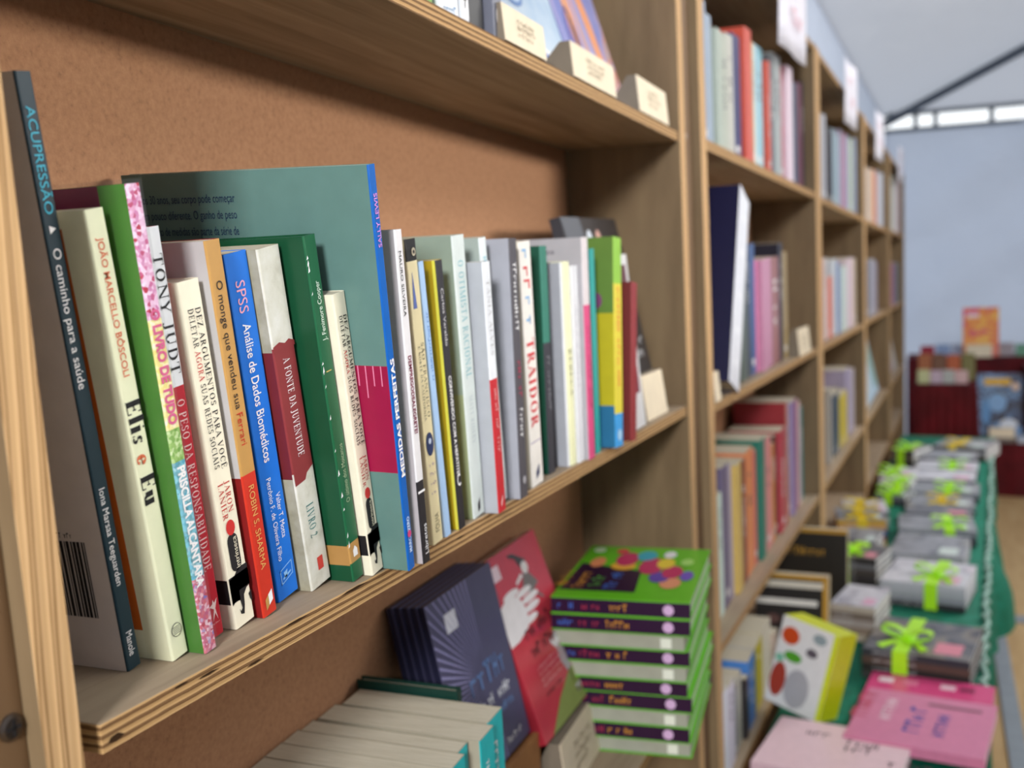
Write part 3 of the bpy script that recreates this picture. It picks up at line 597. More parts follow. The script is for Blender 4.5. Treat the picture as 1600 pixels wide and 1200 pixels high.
def block(label, loc, w, h, d, yaw=0.0, rt=-.22, marks=1, group='pale card-fronted display blocks', seed=1):
    """little wooden display block: sloping front face, stepped back"""
    o = thing('display_block', label, 'display block', (loc[0], loc[1], loc[2] + .0006), (0, 0, yaw), group)
    s = h * math.tan(-rt); v = [(0, 0, 0), (w, 0, 0), (w, d, 0), (0, d, 0), (0, s, h), (w, s, h), (w, s + d * .3, h), (0, s + d * .3, h), (0, d, h * .35), (w, d, h * .35)]
    f = [(0, 3, 8, 7, 4), (1, 5, 6, 9, 2), (4, 7, 6, 5), (7, 8, 9, 6), (8, 3, 2, 9), (0, 1, 2, 3)]
    mesh('body', v, f, mat('7c7060', .6, .3, .08), o)
    e = -.0012; mesh('front_card', [(0, e, 0), (w, e, 0), (w, s + e, h), (0, s + e, h), (0, 0, 0), (w, 0, 0), (w, s, h), (0, s, h)], [(0, 1, 2, 3), (3, 2, 6, 7), (1, 5, 6, 2), (0, 3, 7, 4), (0, 4, 5, 1)], mat('e3d3b6', .6, .3, .05), o)
    u = Vector((0, s, h)).normalized()
    if marks: scribble(o, mat('9a8a70', .7, .3, 0), Vector((w * .3, -.002, 0)) + u * (h * .62), (1, 0, 0), u, w * .42, h * .14, seed, 'stamped_mark', 3, 1.3)
    return o
block('pale display block at the right end of the middle shelf, beside the dark magazine', (1.125, .012, .0005), .125, .068, .045, 0, -.15, 0)

# ------------------------------------------------------------------ top shelf of the nearest bookcase
G2 = 'items on the upper shelf of the nearest bookcase'; ZU = .4465
for nm, lb, x, y, t, h, sp in (
    ('paperback', 'green spine farthest left on the upper shelf, cut by the picture edge', .415, .012, .03, .22, '6f9a3a'),
    ('paperback', 'white spine with printed base on the upper shelf, right of the green one', .462, .012, .036, .23, 'e6e8ea'),
    ('booklet', 'thin white spine with barcode sticker on the upper shelf', .503, .010, .014, .2, 'd3d6da'),
    ('paperback', 'black spine on the upper shelf between the white and the grey spine', .528, .016, .036, .22, '232326'),
    ('paperback', 'slate grey spine with white oval on the upper shelf', .572, .008, .022, .23, '6a6c78'),
    ('paperback', 'navy cover on the upper shelf behind the first display block', .612, .045, .07, .23, '27304a')):
    b = book(nm, lb, (x, y, ZU), -.06, t, .13, h, cm(sp), cm(sp), G2)
    if 'oval' in lb: disc(b, 'oval_mark', .5, .90, .006, WHITE, 20, 1.5)
    if 'barcode' in lb: rect(b, 'barcode_sticker', .1, .9, .80, .97, cm('f0f0f0')); scribble(b['o'], INK, (.002, -.0006, .015), (1, 0, 0), (0, 0, 1), .01, .012, 3)
    if 'printed' in lb: scribble(b['o'], cm('7a98b8'), (.004, -.0006, .03), (1, 0, 0), (0, 0, 1), .026, .008, 5, 'small_print', 3)
LBC = ramp_mat('pale_blue_cover', 'noise', [(.3, '9fb9d2'), (.5, 'b9cbdb'), (.7, 'cbd6de')], 14, rough=.3)
b = slab_book('paperback', 'pale blue book standing face out behind the second display block on the upper shelf', (.775, .055, ZU + .002), (-.3, -.05, 0), .2, .27, .014, LBC, cm('8fa9c4'), G2)
fell(b, 'seal', .25, .60, .16, .06, cm('5d7fb2')); fell(b, 'seal', .25, .60, .12, .04, cm('a8c0d8'), .0008); fpoly(b, 'blue_base', [(0, .86), (.3, .80), (.62, .86), (1, .97), (1, 1), (0, 1)], cm('4a6cb0')); fpoly(b, 'white_arc', [(0, .84), (.3, .78), (.62, .84), (1, .95), (1, .97), (.62, .86), (.3, .80), (0, .86)], WHITE, .0007); scribble(b['o'], WHITE, (.03, -.001, .025), (1, 0, 0), (0, 0, 1), .05, .01, 7)
POC = ramp_mat('blue_orange_picture_cover', 'noise', [(.30, '5b6fb8'), (.5, '8a8fc4'), (.58, 'a5a0cc'), (.66, 'd08f7c'), (.78, '79b7cf')], 9, (1.6, 1, .55), .3, 0, 3, .8)
b = slab_book('magazine', 'blue and orange picture magazine face out behind the third display block', (.995, .055, ZU + .002), (-.3, -.05, 0), .235, .31, .01, POC, cm('6f7fb0'), G2)
fell(b, 'cover_figure', .30, .55, .08, .22, cm('d08f6a')); fpoly(b, 'cover_figure', [(.50, .2), (.62, .2), (.75, .55), (.82, .98), (.70, .98), (.60, .6)], cm('d88f62')); fell(b, 'cover_figure', .25, .72, .10, .2, cm('6a5fa0'))
block('first display block on the upper shelf, before the navy book', (.578, .0, ZU), .115, .036, .04, 0, -.1, 1, seed=2)
block('second display block on the upper shelf, before the pale blue book', (.785, .0, ZU), .172, .04, .04, 0, -.1, 1, seed=3)
block('third display block, nearest the right side panel of the upper shelf', (1.075, .0, ZU), .17, .05, .04, 0, -.1, 1, seed=4)

# ------------------------------------------------------------------ lower shelf of the nearest bookcase
G3 = 'identical cyan paperbacks on the lower shelf'; ZL = -.4715
CY = cm('22b2b4'); CYD = cm('0f8c90')
xs = [.530, .492, .458, .430, .402, .373, .343, .314, .284]
for i, x in enumerate(xs):
    lb = ('cyan paperback standing at the right end of the cream-edged row on the lower shelf', 'cyan paperback second from the right in the cream-edged row')[i] if i < 2 else 'cyan paperback of the cream-edged row, only its page tops showing'
    b = book('paperback', lb, (x, .006 + (.012, .004, .014, .004, .011, .002, .013, .005, .01)[i], ZL), -.055, (.036, .033, .0275)[min(i, 2)], (.165, .178, .17, .179, .172, .180, .168, .176, .17)[i], .258 - .001 * (i % 3), CY, cm('a8a08c', rough=.6), G3, pages=PAGES)
    scribble(b['o'], WHITE, (b['t'] * .3, -.0004, b['h'] * .9), DN, RX, b['h'] * .6, b['t'] * .3, 40 + i)
book('hardcover_book', 'dark green book behind the right end of the cyan paperbacks', (.571, .07, ZL), -.055, .012, .118, .268, cm('14382f'), cm('14382f'), pages=PAGES, hard=True)
G4 = 'identical dark ray-printed volumes on the lower shelf'
DB = cm('504e6b', rough=.35)
for i in range(5):
    lb = 'front copy of the dark ray-printed volumes standing face out on the lower shelf' if i == 0 else 'dark ray-printed volume behind the front copy, only edge showing'
    b = slab_book('paperback', lb, (.640 - i * .003, .098 + i * .0086, -.368), (-.21, -.02, 0), .187, .226, .0078, DB, cm('23233a'), G4, pages=mat('5b4a40', .8, .2, .05))
    if i: continue
    for a in range(38):
        an = math.radians(92 + a * 4.8); c_, s_ = math.cos(an), math.sin(an); cx, cy = .60, .55
        def clip(tt):
            return (min(max(cx + c_ * tt, 0), 1), min(max(cy - s_ * tt * .8, 0), 1))
        L = 10
        for e in (( (0 - cx) / c_) if c_ < 0 else 9, ((cy - 0) / (s_ * .8)) if s_ > 0 else 9, ((cy - 1) / (s_ * .8)) if s_ < 0 else 9): L = min(L, e) if e > 0 else L
        q0 = (cx + c_ * .18, cy - s_ * .8 * .18); q1 = (cx + c_ * L, cy - s_ * .8 * L); nx, ny = -s_ * .009, -c_ * .009
        fpoly(b, 'ray', [(q0[0], q0[1]), (min(max(q1[0] + nx, 0), 1), min(max(q1[1] + ny, 0), 1)), (min(max(q1[0] - nx, 0), 1), min(max(q1[1] - ny, 0), 1))], cm('8f8cb6'))
    frect(b, 'publisher_mark', .2, .36, .10, .2, cm('dfe0ea'))
    scribble(b['o'], cm('5f7aa8'), (.06, -.0009, .095), (1, 0, 0), (0, 0, 1), .12, .028, 51, 'cover_title'); scribble(b['o'], cm('e6e8ee'), (.07, -.0009, .070), (1, 0, 0), (0, 0, 1), .11, .014, 52, 'subtitle'); scribble(b['o'], cm('6f8fc0'), (.08, -.0009, .052), (1, 0, 0), (0, 0, 1), .10, .012, 53, 'subtitle')
    scribble(b['o'], WHITE, (.12, -.0009, .012), (1, 0, 0), (0, 0, 1), .05, .008, 54, 'publisher_name')
m = MB(); m.box(0, .24, 0, .075, 0, .098); o = thing('wooden_stand', 'brown wooden stand under the dark ray-printed volumes', 'stand', (.60, .098, ZL + .0005)); m.build('base', mat('8a5c34', .6, .3, .1), o, bevel=.001)
m = MB(); m.box(0, .24, -.008, .0, .0, .104); m.build('lip', mat('9a6a3e', .6, .3, .1), o, bevel=.001)
RC = cm('c8404e', rough=.22)
b = slab_book('paperback', 'red picture book with a white hand and puppet girl, face out on a display block', (.836, .080, ZL + .082), (-.33, -.02, 0), .190, .248, .018, RC, cm('8a1f2c'), None, spine=cm('a02634'))
wh = cm('e9e4e4'); gr = cm('77706f'); dk = cm('4a2228')
fpoly(b, 'hand', [(0, .27), (.2, .23), (.36, .27), (.43, .36), (.36, .44), (.15, .47), (0, .47)], wh)
for cx, cy, rx, ry in ((.47, .265, .14, .020), (.54, .312, .16, .021), (.52, .36, .15, .021), (.42, .412, .15, .021), (.26, .235, .14, .022)): fell(b, 'finger', cx, cy, rx, ry, wh, .0007)
fell(b, 'puppet_head', .62, .155, .06, .035, wh); fpoly(b, 'puppet_hair', [(.55, .14), (.50, .08), (.42, .06), (.40, .04), (.50, .05), (.60, .09), (.68, .12)], cm('3a3a40')); fpoly(b, 'puppet_dress', [(.56, .18), (.64, .18), (.76, .27), (.62, .30), (.46, .27)], gr); fpoly(b, 'puppet_arm', [(.52, .17), (.40, .20), (.41, .215), (.55, .19)], wh); fpoly(b, 'puppet_leg', [(.60, .29), (.64, .29), (.78, .36), (.76, .37)], gr)
scribble(b['o'], dk, (.05, -.0009, .125), (1, 0, 0), (0, 0, 1), .12, .018, 61, 'cover_title'); scribble(b['o'], dk, (.05, -.0009, .100), (1, 0, 0), (0, 0, 1), .12, .015, 62, 'cover_title'); scribble(b['o'], cm('e7a5a5'), (.05, -.0009, .082), (1, 0, 0), (0, 0, 1), .09, .005, 63, 'subtitle', 4, 1.6); scribble(b['o'], dk, (.05, -.0009, .045), (1, 0, 0), (0, 0, 1), .07, .007, 64, 'author_line')
fpoly(b, 'hill', [(.15, 1), (.45, .88), (.75, .80), (1, .78), (1, 1)], cm('8d9a55')); fell(b, 'puppet_head', .72, .60, .05, .04, wh); fpoly(b, 'puppet_dress', [(.68, .64), (.76, .64), (.84, .74), (.80, .80), (.72, .80), (.66, .72)], cm('b5aeb0')); fpoly(b, 'puppet_arm', [(.68, .66), (.60, .60), (.62, .58), (.70, .63)], wh); fpoly(b, 'puppet_leg', [(.74, .80), (.78, .80), (.78, .88), (.75, .88)], cm('2f2a2e')); frect(b, 'publisher_mark', .05, .22, .05, .13, cm('ead2dc')); frect(b, 'publisher_mark', .76, .86, .9, .95, WHITE)
block('large display block on the lower shelf, holding up the red picture book', (.862, .062, ZL), .176, .078, .05, .05, -.12, 1, None, 5)
# pile of green books
G5 = 'pile of green and purple activity books'
GC, PC = cm('5fae22', rough=.25), cm('2c1230', rough=.3)
kinds = 'RSRSSRSRSS'          # from the shelf up: S spine towards the aisle end, R page edges towards it
ords = ('lowest', 'second from the bottom', 'third from the bottom', 'fourth from the bottom', 'fifth from the bottom', 'fifth from the top', 'fourth from the top', 'third from the top', 'second from the top', 'topmost')
for i in range(10):
    t = .0242; kd = kinds[i]; jx, jy = random.uniform(-.004, .004), random.uniform(-.004, .004)
    o = thing('activity_book', 'green activity book, %s in its pile, %s outward' % (ords[i], 'purple spine' if kd == 'S' else 'page edges'), 'book', (1.040 - i * .0062 + jx, -.062 - i * .0015 + jy, ZL + .0003 + i * (t + .0003)), (0, 0, .10 + random.uniform(-.01, .01)), G5)
    w, l = .288, .195; m = MB(); c = .0018
    sp = 1
    m.box(0, w, 0, l, 0, c, 0); m.box(0, w, 0, l, t - c, t, 0)
    if kd == 'S': m.box(0, c, 0, l, c, t - c, 1); p0_, p1_ = c, w - .003
    else: m.box(w - c, w, 0, l, c, t - c, 1); p0_, p1_ = .003, w - c
    m.build('cover', [GC, PC], o, bevel=.0005)
    p = MB(); p.box(p0_, p1_, .003, l - .003, c, t - c); p.build('pages', mat('b9c9a8' , .8, .2, .06) if kd == 'S' else mat('9c9c8c', .8, .2, .06), o)
    if kd == 'S':
        m = MB(); n = 16; m.add([(-.0005, .03 + .0075 * math.cos(2 * math.pi * j / n), t / 2 + .0075 * math.sin(2 * math.pi * j / n)) for j in range(n)], [tuple(range(n))]); m.build('publisher_mark', cm('c9a6c9'), o)
        scribble(o, cm('c98a2c'), (-.0005, l * .60, t * .3), (0, -1, 0), (0, 0, 1), l * .2, t * .42, 70 + i, 'spine_title'); scribble(o, cm('9c2a46'), (-.0005, l * .80, t * .3), (0, -1, 0), (0, 0, 1), l * .17, t * .42, 80 + i, 'spine_title'); scribble(o, cm('3a5fae'), (-.0005, l * .95, t * .3), (0, -1, 0), (0, 0, 1), l * .13, t * .42, 90 + i, 'spine_title')
    else:
        m = MB(); m.box(-.001, 0, .02, .035, t * .2, t * .8); m.build('corner_tab', cm('d9dccb'), o)
    if i == 9:
        T = t + .0006
        def tp(name, pts, c, dz=0): return mesh(name, [(w * x, l * y, T + dz) for x, y in pts], [tuple(range(len(pts)))], cm(c, rough=.25), o)
        def te(name, cx, cy, rx, ry, c, dz=0): return tp(name, [(cx + rx * math.cos(j * .3927), cy + ry * math.sin(j * .3927)) for j in range(16)], c, dz)
        tp('title_panel', [(.12, .42), (.5, .46), (.62, .96), (.12, .98)], '2c1230')
        for q, (c, y0) in enumerate((('c98a2c', .85), ('c98a2c', .72), ('4f9a2c', .60), ('3d6fc0', .48))): scribble(o, cm(c), (w * .16, l * (y0 + .10), T + .0003), (0, -1, 0) if 0 else (1, 0, 0), (0, 1, 0), w * .32, l * .09, 100 + q, 'cover_title')
        for cx, cy, rx, ry, c in ((.60, .40, .16, .10, 'b92a5c'), (.72, .62, .14, .09, 'b92a5c'), (.50, .22, .12, .08, 'b92a5c'), (.66, .30, .10, .07, 'e0c23c'), (.80, .48, .10, .08, '2ca0b4'), (.58, .62, .08, .10, 'e2a83c'), (.40, .30, .10, .08, '5a3f9a'), (.30, .20, .10, .08, 'd9906a'), (.84, .30, .07, .05, 'e4e0e0'), (.88, .70, .05, .05, 'd6404c'), (.64, .84, .10, .06, 'd98a5c'), (.44, .10, .09, .05, '6a4fb0'), (.70, .14, .07, .05, '9fd06a')):
            te('cover_figure', cx, cy, rx, ry, c, .0004 + cx * .0002)
        te('publisher_mark', .9, .9, .05, .05, 'c9d9b8')
# ------------------------------------------------------------------ books in the farther bays
CNAME = [('e6e8f0','white'),('9a9fb5','lavender grey'),('7f9bb8','blue grey'),('b0b5a6','grey green'),('2b3a6a','navy'),('d0533f','orange red'),('cdb87c','straw yellow'),('c3d5da','pale blue'),('8fc3d0','light blue'),
 ('5d6266','dark grey'),('a8b0ae','light grey'),('b23a4a','red'),('e8c3ce','pale pink'),('6b2f45','maroon'),('3f4658','slate'),('bdb5a3','beige'),('2c2427','black'),('b9aec4','lilac'),('d58a6a','peach'),('c6bfa0','cream'),
 ('d879a8','pink'),('9b6663','brown'),('9fd0b4','mint green'),('6f6482','purple'),('2a7a68','green'),('d9853c','orange'),('873a6c','magenta'),('1f7f86','teal'),('c9b64c','yellow'),('3d5a8c','blue'),('a28a5a','tan')]
def cname(h):
    a = [int(h[i:i + 2], 16) for i in (0, 2, 4)]
    return min(CNAME, key=lambda q: sum((x - int(q[0][i:i + 2], 16)) ** 2 for x, i in zip(a, (0, 2, 4))))[1]
ORD = 'first second third fourth fifth sixth seventh eighth ninth tenth eleventh twelfth thirteenth fourteenth fifteenth sixteenth seventeenth eighteenth nineteenth twentieth'.split() + ['twenty-' + q for q in 'first second third fourth fifth sixth seventh eighth ninth'.split()]
def shelf_books(data, z, where, q0=.02, depth=.14, s_off=0, maxt=.09, depths=None):
    grp = 'books on the ' + where
    for n, (c, s, t, h) in enumerate(data):
        k = max(1, math.ceil(t / maxt)); tt = t / k
        lab = '%s %s from the left on the %s' % (cname(c), 'spine' if k == 1 else 'spines', where)
        for j in range(k):
            hh = h - (.004 * ((j * 7 + n * 3) % 4) if k > 1 else 0)
            q = q0 + ((n * 5 + j * 3) % 4) * .003
            loc = U(s_off + s + j * tt, q, z)
            lb = '%s spine, %s from left, %s' % (cname(c), ORD[n], where) if k == 1 else '%s book in the %s colour run, %s' % (cname(c), ORD[n], where)
            b = book('paperback', lb, (loc.x, loc.y, z), SHEAR, tt - .0015, (depths or {}).get(n, depth), hh, cm(c, rough=.36), cm(c, rough=.36), grp if k == 1 else 'alike %s books, run %d, %s' % (cname(c), n + 1, where), yaw=U_A)
            rr = random.Random(n * 31 + j)
            if rr.random() < .7 and k == 1:
                a = rr.uniform(.1, .3); l = sum(int(c[i:i + 2], 16) for i in (0, 2, 4)) / 3
                scribble(b['o'], cm('f0eeee') if l < 150 else cm('5a5860'), (b['t'] * .3, -.0005, hh * (1 - a)), DN, RX, hh * rr.uniform(.25, .5), b['t'] * .4, n * 7 + j, 'spine_title')
            if rr.random() < .4: rect(b, 'publisher_mark', .3, .7, .88, .93, cm('e9e6e2'))
b2u = [('a9b4c6',0.006,0.0396,0.254), ('9a9fb5',0.049,0.0372,0.255), ('8d9bb0',0.09,0.0387,0.263), ('97a5b5',0.132,0.0556,0.249), ('a9b3a6',0.19,0.0458,0.232), ('b0b5a6',0.24,0.0615,0.232), ('bfbdb2',0.307,0.0689,0.247), ('2b3a6a',0.381,0.088,0.262), ('d0533f',0.475,0.080,0.292), ('cdb87c',0.567,0.024,0.278), ('c3d5da',0.597,0.0511,0.282), ('8fc3d0',0.654,0.0861,0.288), ('d0523c',0.751,0.0451,0.268), ('5d6266',0.809,0.06,0.295), ('a8b0ae',0.876,0.1187,0.311), ('b23a4a',1,0.0448,0.301), ('e8d3de',1.052,0.1084,0.31), ('33475f',1.178,0.0838,0.287), ('6b2f45',1.27,0.103,0.302), ('1c2a44',1.380,0.0601,0.318)]
b3u = [('bdb5a3',1.666,0.0851,0.275), ('b3b3b8',1.762,0.2148,0.296), ('2c2427',1.995,0.1225,0.269), ('9fb3bd',2.13,0.1945,0.282), ('b9aec4',2.343,0.1199,0.298), ('b98aa5',2.477,0.0946,0.313), ('9db8cc',2.592,0.1133,0.313), ('bcc0a2',2.727,0.1572,0.315), ('a3b4d4',2.9,0.120,0.327)]
b4u = [('c0b5cc',3.18,0.24,0.303), ('b3ada6',3.462,0.191,0.268), ('dfc3a5',3.674,0.1848,0.274), ('d58a6a',3.882,0.2568,0.288), ('c8cad2',4.175,0.2705,0.299), ('bdbfc9',4.473,0.118,0.323)]
b5u = [('c6bfa0',.03,0.3051,0.34), ('b0b7ac',.40,0.2726,0.36), ('d6d2cc',.72,0.2899,0.37), ('c3b0b4',1.05,0.3335,0.37)]
b2m = [('5f6a62',0.393,0.0554,0.29), ('3d434a',0.459,0.0511,0.291), ('3d5a8c',0.522,0.0692,0.299), ('d879a8',0.601,0.041,0.263), ('c58ba6',0.649,0.129,0.265), ('9b6663',0.791,0.1171,0.27), ('1d1a2a',0.932,0.059,0.31), ('a28a5a',1.004,0.0837,0.287)]
b3m = [('e0824f',1.75,0.0967,0.281), ('d6cdc8',1.859,0.0789,0.28), ('dd7a5e',1.948,0.145,0.221), ('c9ced3',2.11,0.1434,0.281), ('8ea0c8',2.268,0.0967,0.271), ('c9d6d0',2.395,0.1642,0.264), ('d9c4cb',2.578,0.247,0.289), ('cbb9a0',2.843,0.1619,0.287)]
b4m = [('9b8d7c',3.326,0.1065,0.289), ('4b4d54',3.456,0.2298,0.29), ('a3a1ab',3.711,0.1996,0.289), ('938a97',3.938,0.2159,0.283)]
b5m = [('c78a9e',.05,0.3589,0.286), ('8a3f62',.45,0.3845,0.282), ('4e5a5c',.90,0.4257,0.277)]
b2l = [('9fd0b4',0.148,0.0314,0.289), ('d3e6da',0.186,0.0483,0.256), ('6f6482',0.25,0.0641,0.303), ('b0a7bd',0.323,0.0407,0.294), ('d3b464',0.37,0.0545,0.288), ('823a2c',0.432,0.0553,0.284), ('e48a55',0.499,0.0927,0.293), ('d46a68',0.603,0.0461,0.279), ('2a7a68',0.662,0.0584,0.298), ('d98a8a',0.732,0.094,0.287), ('d9853c',0.838,0.0491,0.257), ('453a2c',0.895,0.0451,0.273), ('b8434e',0.949,0.0841,0.279), ('9a3238',1.052,0.0698,0.345), ('e0a07c',1.13,0.0804,0.336), ('8d93a0',1.223,0.0815,0.333), ('9c86ae',1.314,0.0901,0.331)]
b2lx = [('873a6c',1.414,0.1376,0.331), ('dcb9bb',1.57,0.1505,0.314), ('1f7f86',1.74,0.1348,0.289)]
b2l = [(c, s if s < 1.05 else 1.05 + (s - 1.05) * .46, t if s < 1.05 else t * .46, h) for c, s, t, h in b2l + b2lx]; b2lx = []
b3l = [('aaa59c',2.046,0.1342,0.272), ('4d5b68',2.204,0.209,0.245), ('c9b64c',2.44,0.2189,0.208), ('a99fb8',2.695,0.1807,0.29), ('c9bfc3',2.893,0.1193,0.273)]
b2b = [('e6e8f0',0.099,0.06,0.194), ('d9d4e2',0.169,0.0661,0.18), ('8c8c90',0.243,0.0382,0.156), ('b7b6a8',0.288,0.0509,0.161), ('2f2c2e',0.345,0.0302,0.138), ('4f86cc',0.389,0.0798,0.161), ('c9b83c',0.479,0.0992,0.158), ('e6dccb',0.593,0.1172,0.158), ('cdb7ab',0.721,0.0437,0.117)]
BAY = ('first far bay', 'second far bay', 'third far bay', 'last far bay')
shelf_books(b2u, .4553, 'top shelf of ' + BAY[0], maxt=.13); shelf_books(b3u, .4503, 'top shelf of ' + BAY[1]); shelf_books(b4u, .4473, 'top shelf of ' + BAY[2]); shelf_books(b5u, .4553, 'top shelf of ' + BAY[3], s_off=S3)
shelf_books(b2m, -.0177, 'middle shelf of ' + BAY[0], maxt=.14); shelf_books(b3m, -.0207, 'middle shelf of ' + BAY[1]); shelf_books(b4m, -.0167, 'middle shelf of ' + BAY[2]); shelf_books(b5m, -.0177, 'middle shelf of ' + BAY[3], s_off=S3)
shelf_books(b2l + b2lx, -.4827, 'lower shelf of ' + BAY[0], .03, maxt=.13); shelf_books(b3l, -.4827, 'lower shelf of ' + BAY[1], .03); 
shelf_books(b2b, TABLE_Z + .0003, 'bottom board of ' + BAY[0], .012, maxt=.13)
# the big navy volume leaning out of the second case
l = U(.125, -.012, 0)
b = book('hardcover_book', 'big navy book with white spine leaning out past the shelf edge', (l.x, l.y, -.0177), .0, .095, .185, .40, cm('e9eaf0', rough=.3), cm('1d1c3c', rough=.35), yaw=U_A, hard=True)
b['o'].rotation_euler = (0, .40 * .85, U_A); b['o'].location.z += .095 * math.sin(.34); b['o'].location.x -= .03
for f in (.12, .3, .52, .7, .86): rect(b, 'spine_band', .3, .7, f, f + .03, cm('f5f6fa'))
l = U(.012, -.004, -.0177); block('small grey holder at the foot of the big navy book', tuple(l), .045, .055, .04, U_A, -.1, 0)
l = U(1.10, .0, -.0177); block('cream display block at the right end of the middle shelf past the batten', tuple(l), .22, .075, .05, U_A, -.1, 1, seed=9)
l = U(1.13, .06, -.0177); b = slab_book('paperback', 'small dark teal book leaning behind the cream display block past the batten', tuple(l), (-.3, -.1, U_A), .17, .21, .012, cm('2d4a56'), cm('24343f')); frect(b, 'cover_band', 0, 1, .55, .7, cm('8fb8b0')); frect(b, 'cover_band', 0, 1, .75, .95, cm('c9b58a'))
# face-out books further along
l = U(3.40, .03, -.4827); b = slab_book('picture_book', 'pale blue picture book face out on the lower shelf of the third bay', tuple(l), (-.22, -.03, U_A), .95, .33, .02, ramp_mat('pale_sky_cover', 'noise', [(.3, '8fb8d8'), (.5, 'b5d0e2'), (.7, 'cdd9dc')], 6, rough=.3), cm('d8d6d4')); fell(b, 'cover_figure', .2, .25, .12, .14, cm('6f5a78')); fpoly(b, 'cover_shadow', [(.7, .3), (1, .2), (1, .9), (.8, .9)], cm('88aaa6')); frect(b, 'cover_band', 0, .15, .3, 1, cm('d9d3d2'))
for i, c in enumerate(('9ea0ae', '7d8296', 'a59aa2', 'b5b3ac')):
    l = U(S3 + .1 + i * .32, .04, -.4827); slab_book('magazine', '%s magazine face out, %s from the left in the lower row of the last bay' % (('grey', 'slate', 'mauve', 'beige')[i], ORD[i]), tuple(l), (-.2, -.05, U_A), .28, .30, .015, cm(c), cm(c), 'face-out magazines of the last bay')
# sheets pinned along the top
for i, (s, z0) in enumerate(((.70, .752), (2.16, .748), (3.56, .75), (S3 + .55, .77))):
    l = U(s, -.012, z0); w, hgt = (.46, .46, .5, .5)[i], .235
    o = thing('paper_sign', '%s white paper sign hung from the bookcase tops, faint red lettering' % ('nearest', 'second', 'third', 'farthest')[i], 'sign', tuple(l), (0, SHEAR, U_A), 'paper signs along the bookcase tops')
    V = []; F = []
    for a in range(9):
        for bb in range(5): V.append((w * a / 8, -.004 * math.sin(a * .8 + bb * .5) - .002, hgt * bb / 4))
    for a in range(8):
        for bb in range(4): F.append((a * 5 + bb, a * 5 + 5 + bb, a * 5 + 6 + bb, a * 5 + bb + 1))
    q = mesh('sheet', V, F, mat('e6e3ec', .6, .3, .03), o, smooth=True); q.modifiers.new('thickness', 'SOLIDIFY').thickness = .0006
    scribble(o, mat('dc9aa4', .6, .3, 0), (w * .2, -.0085, hgt * .62), (1, 0, 0), UP, w * .35, .04, i + 3, 'red_lettering'); scribble(o, mat('dc9aa4', .6, .3, 0), (w * .42, -.0085, hgt * .30), (1, 0, 0), UP, w * .4, .045, i + 13, 'red_lettering')

# ------------------------------------------------------------------ the table with the green cloth
TA = -.0475
def T(s, q, z=0.0):           # along the table edge / inwards from it
    return Vector((1.46 + s * math.cos(TA) - q * math.sin(TA) * 1, -.449 + s * math.sin(TA) + q * math.cos(TA), TABLE_Z + z))
TL_ = 4.95
tb = thing('trestle_table', 'long low table under the green cloth before the far bookcases', 'table', tuple(T(0, 0, FLOOR_Z - TABLE_Z)), (0, 0, TA))
H_ = TABLE_Z - FLOOR_Z - .006
m = MB(); m.add([(0, .012, H_ - .03), (TL_, .012, H_ - .03), (TL_, .50, H_ - .03), (0, .42, H_ - .03), (0, .012, H_), (TL_, .012, H_), (TL_, .50, H_), (0, .42, H_)], [(0, 3, 2, 1), (4, 5, 6, 7), (0, 1, 5, 4), (1, 2, 6, 5), (2, 3, 7, 6), (3, 0, 4, 7)]); m.build('tabletop', PLY_X, tb)
for s in (.1, 1.7, 3.3, TL_ - .15):
    for q in (.05, .36): m = MB(); m.box(s, s + .04, q, q + .04, 0, H_ - .03); m.build('leg', mat('6d737a', .4, .5, .05, 20, .6), tb)
GCL = ramp_mat('green_table_cloth', 'noise', [(.3, '0c5a45'), (.5, '0f6f55'), (.7, '16806a')], 30, rough=.7, bump=.2)
V = []; F = []; NS, NQ = 220, 12
drop = .30
for i in range(NS + 1):
    s = TL_ * i / NS
    row_ = []
    qmax = .42 + .08 * s / TL_
    for j in range(5): row_.append((s, qmax * (1 - j / 4) + 0, .003 + .002 * math.sin(s * 9 + j)))
    bulge = .07 * math.exp(-((s - 2.25) / .16) ** 2) + .035 * math.exp(-((s - 2.75) / .30) ** 2) + .02 * math.exp(-((s - 3.2) / .12) ** 2)
    for j in range(1, 8):
        u = j / 7; w = .004 + (.010 + .012 * math.sin(s * 23) + .008 * math.sin(s * 41 + 1)) * u + bulge * math.sin(min(1, u * 1.4) * 1.57)
        row_.append((s, -w, .003 - drop * u * (1 + .04 * math.sin(s * 5))))
    V += row_
n = 12
for i in range(NS):
    for j in range(n - 1): F.append((i * n + j, i * n + j + 1, (i + 1) * n + j + 1, (i + 1) * n + j))
cl = mesh('tablecloth', [T(*p) for p in V], F, GCL, None, None, True); tag(cl, 'emerald green cloth over the low table, bunched at its front edge', 'tablecloth')
# white beaded trim
V = []; F = []; pts = []
for i in range(240):
    s = .55 + (TL_ - .6) * i / 239; pts.append(tuple(T(s, -.004 + .006 * math.sin(s * 60), .012 + .006 * math.sin(s * 47))))
m_ = tube('beaded_trim', pts, .007, mat('93b5a8', .5, .4, .4, 60), None, 6)
tag(m_, 'pale bead edging running along the front of the green tablecloth', 'trim')

